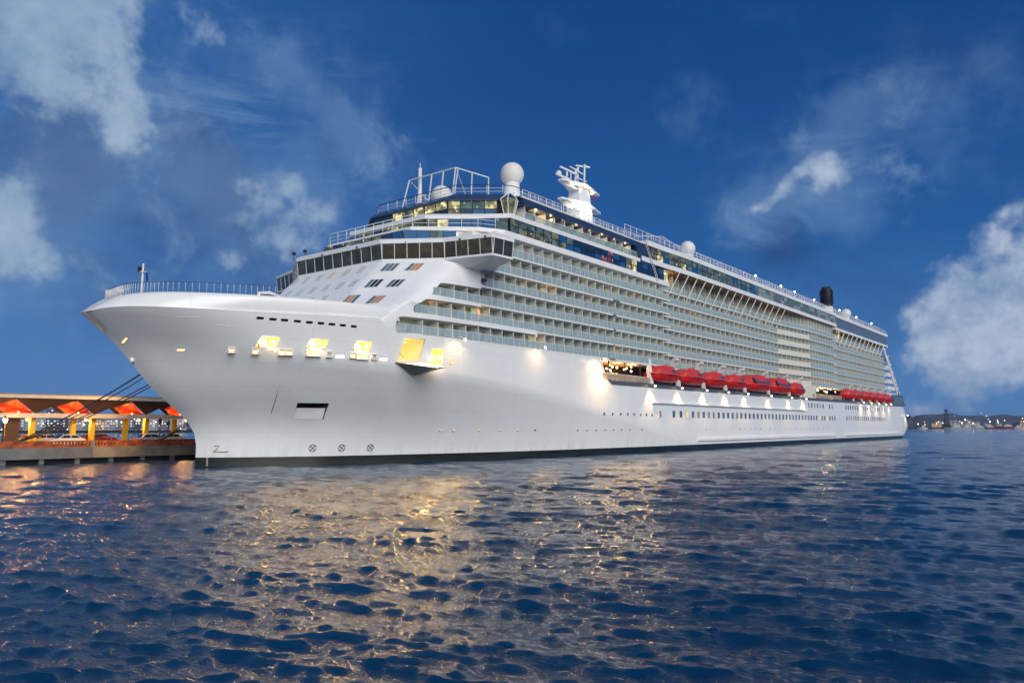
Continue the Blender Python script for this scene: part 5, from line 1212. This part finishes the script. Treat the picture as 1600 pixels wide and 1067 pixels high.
BD = [(-40, 60, 15, 'facade_pale'), (36, 22, 13, 'facade_grey'), (66, 30, 15, 'facade_pale'), (86, 10, 17, 'facade_dark'), (101, 20, 19, 'facade_dark'), (130, 24, 14, 'facade_pale'), (155, 18, 12, 'facade_grey'), (166, 12, 9, 'facade_warm'), (183, 18, 10, 'facade_pale'), (205, 22, 12, 'facade_grey'), (222, 10, 13, 'facade_dark'), (240, 20, 12, 'facade_pale'), (262, 20, 11, 'facade_grey'), (285, 22, 12, 'facade_pale')]
for i, ((px, wp, hg, m_), lb) in enumerate(zip(BD, LB)): building(px, 660 + (i * 37) % 50, wp, hg, m_, lb, i % 2)
BD2 = []
def harbour_lamp(px, dist, h, label, m='lamp_white', r=.5, group='harbour lights along the far shore'):
    x, y, _ = ground(px, dist); b_ = MB(); b_.tube([(0, 0, 0), (0, 0, h)], .12, 'lamp_black', 5); b_.sphere((0, 0, h + r * .7), r, m, 8, 6); o = b_.build('harbour_lamp', None, (x, y, 0)); tag(o, label, 'lamp', group)
random.seed(3)
for k in range(36):
    harbour_lamp(-60 + k * 10.2 + random.random() * 6, 630 - random.random() * 20, 2 + random.random() * 9, 'small bright lamp on the city shore seen under the canopy', random.choice(['lamp_white', 'lamp_soft', 'lamp_white', 'lamp_warm']), (.14 + .16 * random.random()), 'city shore lamps under the canopy')
# right-hand shore: hills, buildings, lattice tower, boats, lamps
def hill(px0, px1, dist, peak, prof, depth=500):
    n = 40; b_ = MB(); rings = []
    for k in range(n + 1):
        t = k / n; px = px0 + (px1 - px0) * t; hgt = peak * lerp(t, *prof) * (1 + .10 * math.sin(t * 31 + px0) + .06 * math.sin(t * 77)); a = ground(px, dist); c = ground(px, dist + depth * .5); d = ground(px, dist + depth)
        rings.append([(a[0], a[1], -2), (a[0] * .8 + c[0] * .2, a[1] * .8 + c[1] * .2, hgt * .55), (a[0] * .45 + c[0] * .55, a[1] * .45 + c[1] * .55, hgt * .88), (c[0], c[1], hgt), (d[0], d[1], -2)])
    b_.loft(rings, 'hill_green', closed=False, cap=False); tag(b_.build('hills'), kind='structure')
hill(1330, 1472, 1900, 32, ([0, .3, .6, .85, 1], [.3, .7, 1, .8, .05])); hill(1562, 1800, 1700, 36, ([0, .12, .3, .7, 1], [.05, .6, 1, .9, .6]))
hill(1380, 1900, 3500, 70, ([0, .1, .2, .3, .45, .6, 1], [.5, .75, .95, .7, .85, 1.1, .6]), 1500); hill(-300, 700, 3600, 36, ([0, .5, 1], [.8, 1, .8]), 1200)
shore('far_shore', 1380, 1800, 1700, 400, 1.6)
RB = [(1452, 6, 11, 'facade_warm', 'warm-lit low building left of the lattice tower'), (1459, 8, 14, 'facade_warm', 'orange-lit harbour building standing right beside the lattice tower'), (1479, 3.6, 15, 'facade_pale', 'pale high-rise just right of the lattice tower'), (1484.5, 3.6, 16, 'facade_pale', 'second pale high-rise right of the lattice tower'), (1490, 3.4, 14, 'facade_pale', 'third pale high-rise right of the lattice tower'), (1496, 4, 14, 'facade_grey', 'grey high-rise in the middle of the pale row'),
      (1503, 4, 17, 'facade_pale', 'tallest pale high-rise of the row on the right shore'), (1508.5, 3.6, 16, 'facade_pale', 'pale high-rise right of the tallest one'), (1517, 9, 13, 'facade_pale', 'broad pale block ending the high-rise row'), (1534, 7, 11, 'facade_grey', 'low grey building in the middle of the right shore'), (1552, 6, 9, 'facade_grey', 'small grey house left of the dark headland'), (1588, 5, 15, 'facade_warm', 'brightly lit warm building below the dark headland'), (1597, 5, 11, 'facade_warm', 'warm building at the right edge below the headland')]
for i, (px, wp, hg, m_, lb) in enumerate(RB): building(px, 1705, wp, hg, m_, lb, 0)
tx, ty, th_ = ground(1471.5, 1650); o = empty('lattice_tower', (tx, ty, 0), 'dark lattice tower standing on the right-hand shore', 'tower')
b_ = MB()
for sx in (-1, 1):
    for sy in (-1, 1): b_.bar((sx * 5, sy * 5, 0), (sx * 1.6, sy * 1.6, 32), .7, .7, 'frame_dark')
for k in range(8):
    f0, f1 = k / 8, (k + 1) / 8; w0, w1 = 5 - 3.4 * f0, 5 - 3.4 * f1; z0, z1 = 32 * f0, 32 * f1
    for (ax, ay), (bx_, by_) in (((-1, -1), (1, -1)), ((1, -1), (1, 1)), ((1, 1), (-1, 1)), ((-1, 1), (-1, -1))): b_.bar((ax * w0, ay * w0, z0), (bx_ * w1, by_ * w1, z1), .4, .4, 'frame_dark'); b_.bar((ax * w1, ay * w1, z1), (bx_ * w1, by_ * w1, z1), .4, .4, 'frame_dark')
b_.build('lattice', o); b_ = MB(); b_.box(-2.4, 2.4, -2.4, 2.4, 32, 35, 'frame_dark'); b_.build('tower_head', o); b_ = MB(); b_.box(-8, 8, -6, 6, -1, 7, 'frame_dark'); b_.build('tower_base', o)
def ship_boat(px, dist, L, label, hullm, hh=2.2):
    x, y, h = ground(px, dist); o = empty('moored_boat', (x, y, 0), label, 'boat', 'small vessels off the right shore', h - PI / 2)
    b_ = MB(); rg_ = []
    for k in range(9): t = -1 + k / 4; w_ = max(.05, (1 - abs(t) ** 3)) * L * .12; rg_.append([(t * L / 2, -w_, hh + .3 * t * t), (t * L / 2, w_, hh + .3 * t * t), (t * L * .47, w_ * .7, -.5), (t * L * .47, -w_ * .7, -.5)])
    b_.loft(rg_, hullm, smooth=False); b_.build('boat_hull', o); b_ = MB(); b_.box(-L * .1, L * .25, -L * .07, L * .07, hh, hh + 2.6, 'boat_white'); b_.box(-L * .02, L * .15, -L * .05, L * .05, hh + 2.6, hh + 4.2, 'boat_white'); b_.build('cabin', o)
    b_ = MB(); b_.tube([(.06 * L, 0, hh + 4), (.06 * L, 0, hh + 9)], .15, 'steel', 5); b_.build('mast', o)
for px, L, lb, hm, hh in ((1434, 16, 'small white boat close behind the stern of the ship', 'boat_white', 1.8), (1484, 34, 'long white vessel right of the lattice tower', 'boat_white', 2.4), (1501, 26, 'white vessel lying below the high-rise row', 'boat_white', 2.0), (1520, 30, 'pale vessel at the right end of the high-rise row', 'boat_white', 2.0), (1536, 26, 'ship with lit masts in the middle of the right shore', 'rust_red', 2.6), (1563, 34, 'rust-red vessel left of the dark headland', 'rust_red', 3.6), (1580, 22, 'white vessel below the dark headland', 'boat_white', 2.2)): ship_boat(px, 1560, L, lb, hm, hh)
for k, px in enumerate((1427, 1437, 1437.6, 1456, 1459, 1465, 1484, 1485, 1492, 1495, 1500, 1506, 1512, 1533, 1536, 1538, 1550, 1551, 1561, 1589, 1591, 1597, 1480, 1526)):
    harbour_lamp(px, 1590 + (k % 3) * 20, [8, 12, 7, 9, 12, 10, 22, 9, 13, 10, 16, 11, 9, 22, 17, 12, 14, 11, 14, 18, 12, 10, 34, 28][k], 'small bright lamp on the right-hand shore', random.choice(['lamp_white', 'lamp_warm', 'lamp_soft']), (.3 + .32 * random.random()))

# ------------------------------------------------------------------ water
rng = np.random.default_rng(11)
def water():
    gx, gy = CX, CY
    rad = [3.0]
    while rad[-1] < 2600: rad.append(rad[-1] * 1.0054 if rad[-1] > 9 else rad[-1] * 1.03)
    rad += [3200, 4200, 5500, 7400]; rad = np.array(rad)
    dense = np.radians(np.linspace(HEAD - 48, HEAD + 48, 1150)); coarse = np.radians(np.linspace(HEAD + 48, HEAD + 312, 120))[1:-1]
    ang = np.concatenate([dense, coarse]); na, nr = len(ang), len(rad)
    Rg, An = np.meshgrid(rad, ang, indexing='ij'); X = gx + Rg * np.cos(An); Y = gy + Rg * np.sin(An)
    dr = np.gradient(rad)[:, None]; da = np.full(na, dense[1] - dense[0]); da[len(dense):] = coarse[1] - coarse[0]
    sp = np.maximum(dr, Rg * da[None, :])
    Z = np.zeros_like(X); DX = np.zeros_like(X); DY = np.zeros_like(X)
    wind = math.radians(HEAD + 152)
    lam = np.exp(rng.uniform(np.log(.30), np.log(5.2), 175)); 
    # patchy gusts vary the chop
    patch = .75 + .35 * np.sin(X * .043 + 1.3 * np.sin(Y * .031)) * np.sin(Y * .05 + 1.1 * np.sin(X * .027))
    lam = np.sort(lam)
    for L in lam:
        th_ = wind + rng.normal(0, .60); k = 2 * PI / L; a = .0094 * L ** .97 * min(1, (.85 / L) ** .92); ph = rng.uniform(0, 2 * PI)
        att = np.clip((L / sp - 2.2) / 2.5, 0, 1) 
        if L < 4: att = att * patch
        p = k * (X * math.cos(th_) + Y * math.sin(th_)) + ph; c, s = np.cos(p), np.sin(p)
        Z += a * att * c; DX -= a * att * s * math.cos(th_) * 1.25; DY -= a * att * s * math.sin(th_) * 1.25
    for L, a, dth, ph in ((9.5, .075, .22, 1.0), (12.5, .06, -.30, 4.0), (6.8, .045, .05, 2.2), (16.0, .05, .5, .3)):      # a low swell under the chop
        th_ = wind + dth; k = 2 * PI / L; att = np.clip((L / sp - 2.2) / 2.5, 0, 1) * (.6 + .4 * np.sin(X * .05 + Y * .083 + ph)); p = k * (X * math.cos(th_) + Y * math.sin(th_)) + ph + .8 * np.sin(.07 * (X * math.sin(th_) - Y * math.cos(th_)))
        Z += a * att * np.cos(p); DX -= a * att * np.sin(p) * math.cos(th_) * 1.3; DY -= a * att * np.sin(p) * math.sin(th_) * 1.3
    co = np.stack([X + DX, Y + DY, Z - .05], -1).reshape(-1, 3).astype(np.float32)
    i = np.arange(nr - 1)[:, None] * na; j = np.arange(na)[None, :]; j2 = (j + 1) % na
    q = np.stack([i + j, i + j2, i + na + j2, i + na + j], -1).reshape(-1, 4).astype(np.int32)
    me = bpy.data.meshes.new('water'); me.vertices.add(len(co)); me.vertices.foreach_set('co', co.ravel()); me.loops.add(q.size); me.loops.foreach_set('vertex_index', q.ravel()); me.polygons.add(len(q)); me.polygons.foreach_set('loop_start', np.arange(0, q.size, 4, dtype=np.int32)); me.polygons.foreach_set('use_smooth', np.ones(len(q), bool)); me.update(calc_edges=True)
    m = bpy.data.materials.new('water'); m.use_nodes = True; t = NT(m.node_tree); b = t.n['Principled BSDF']
    b.inputs['Base Color'].default_value = (.001, .033, .086, 1); b.inputs['Roughness'].default_value = .05; b.inputs['IOR'].default_value = 1.34; b.inputs['Specular IOR Level'].default_value = .5
    g = t.node('ShaderNodeTexCoord').outputs['Object']; mp = t.node('ShaderNodeMapping'); mp.inputs['Rotation'].default_value = (0, 0, -wind); mp.inputs['Scale'].default_value = (1.0, .42, 1); t.l.new(g, mp.inputs[0])
    a1 = t.noise(mp.outputs[0], 4.6, 6, .66, .1); a2 = t.noise(mp.outputs[0], .8, 5, .64, .2)
    hgt = t.m('ADD', t.m('ADD', t.m('MULTIPLY', a1.outputs[0], .070), t.m('MULTIPLY', t.noise(mp.outputs[0], 13.0, 3, .6).outputs[0], .018)), t.m('MULTIPLY', a2.outputs[0], .11))
    bp = t.node('ShaderNodeBump'); bp.inputs['Strength'].default_value = .75; bp.inputs['Distance'].default_value = 1.0; t.l.new(hgt, bp.inputs['Height']); t.l.new(bp.outputs[0], b.inputs['Normal'])
    me.materials.append(m); o = bpy.data.objects.new('water', me); COL.objects.link(o); tag(o, kind='structure')
water()

# ------------------------------------------------------------------ the air over the harbour
hz = MB(); hz.box(-8200, 8200, -8200, 8200, -3.5, 92, 'hull_white'); HZ = hz.build('haze'); HZ.data.materials.clear()
hm = bpy.data.materials.new('haze'); hm.use_nodes = True; t = NT(hm.node_tree)
for n in list(t.n): t.n.remove(n)
ho = t.node('ShaderNodeOutputMaterial'); pv = t.node('ShaderNodeVolumePrincipled'); pv.inputs['Color'].default_value = (.45, .62, .95, 1); pv.inputs['Density'].default_value = .00009; pv.inputs['Anisotropy'].default_value = .1
t.l.new(pv.outputs[0], ho.inputs['Volume']); HZ.data.materials.append(hm); tag(HZ, kind='stuff')
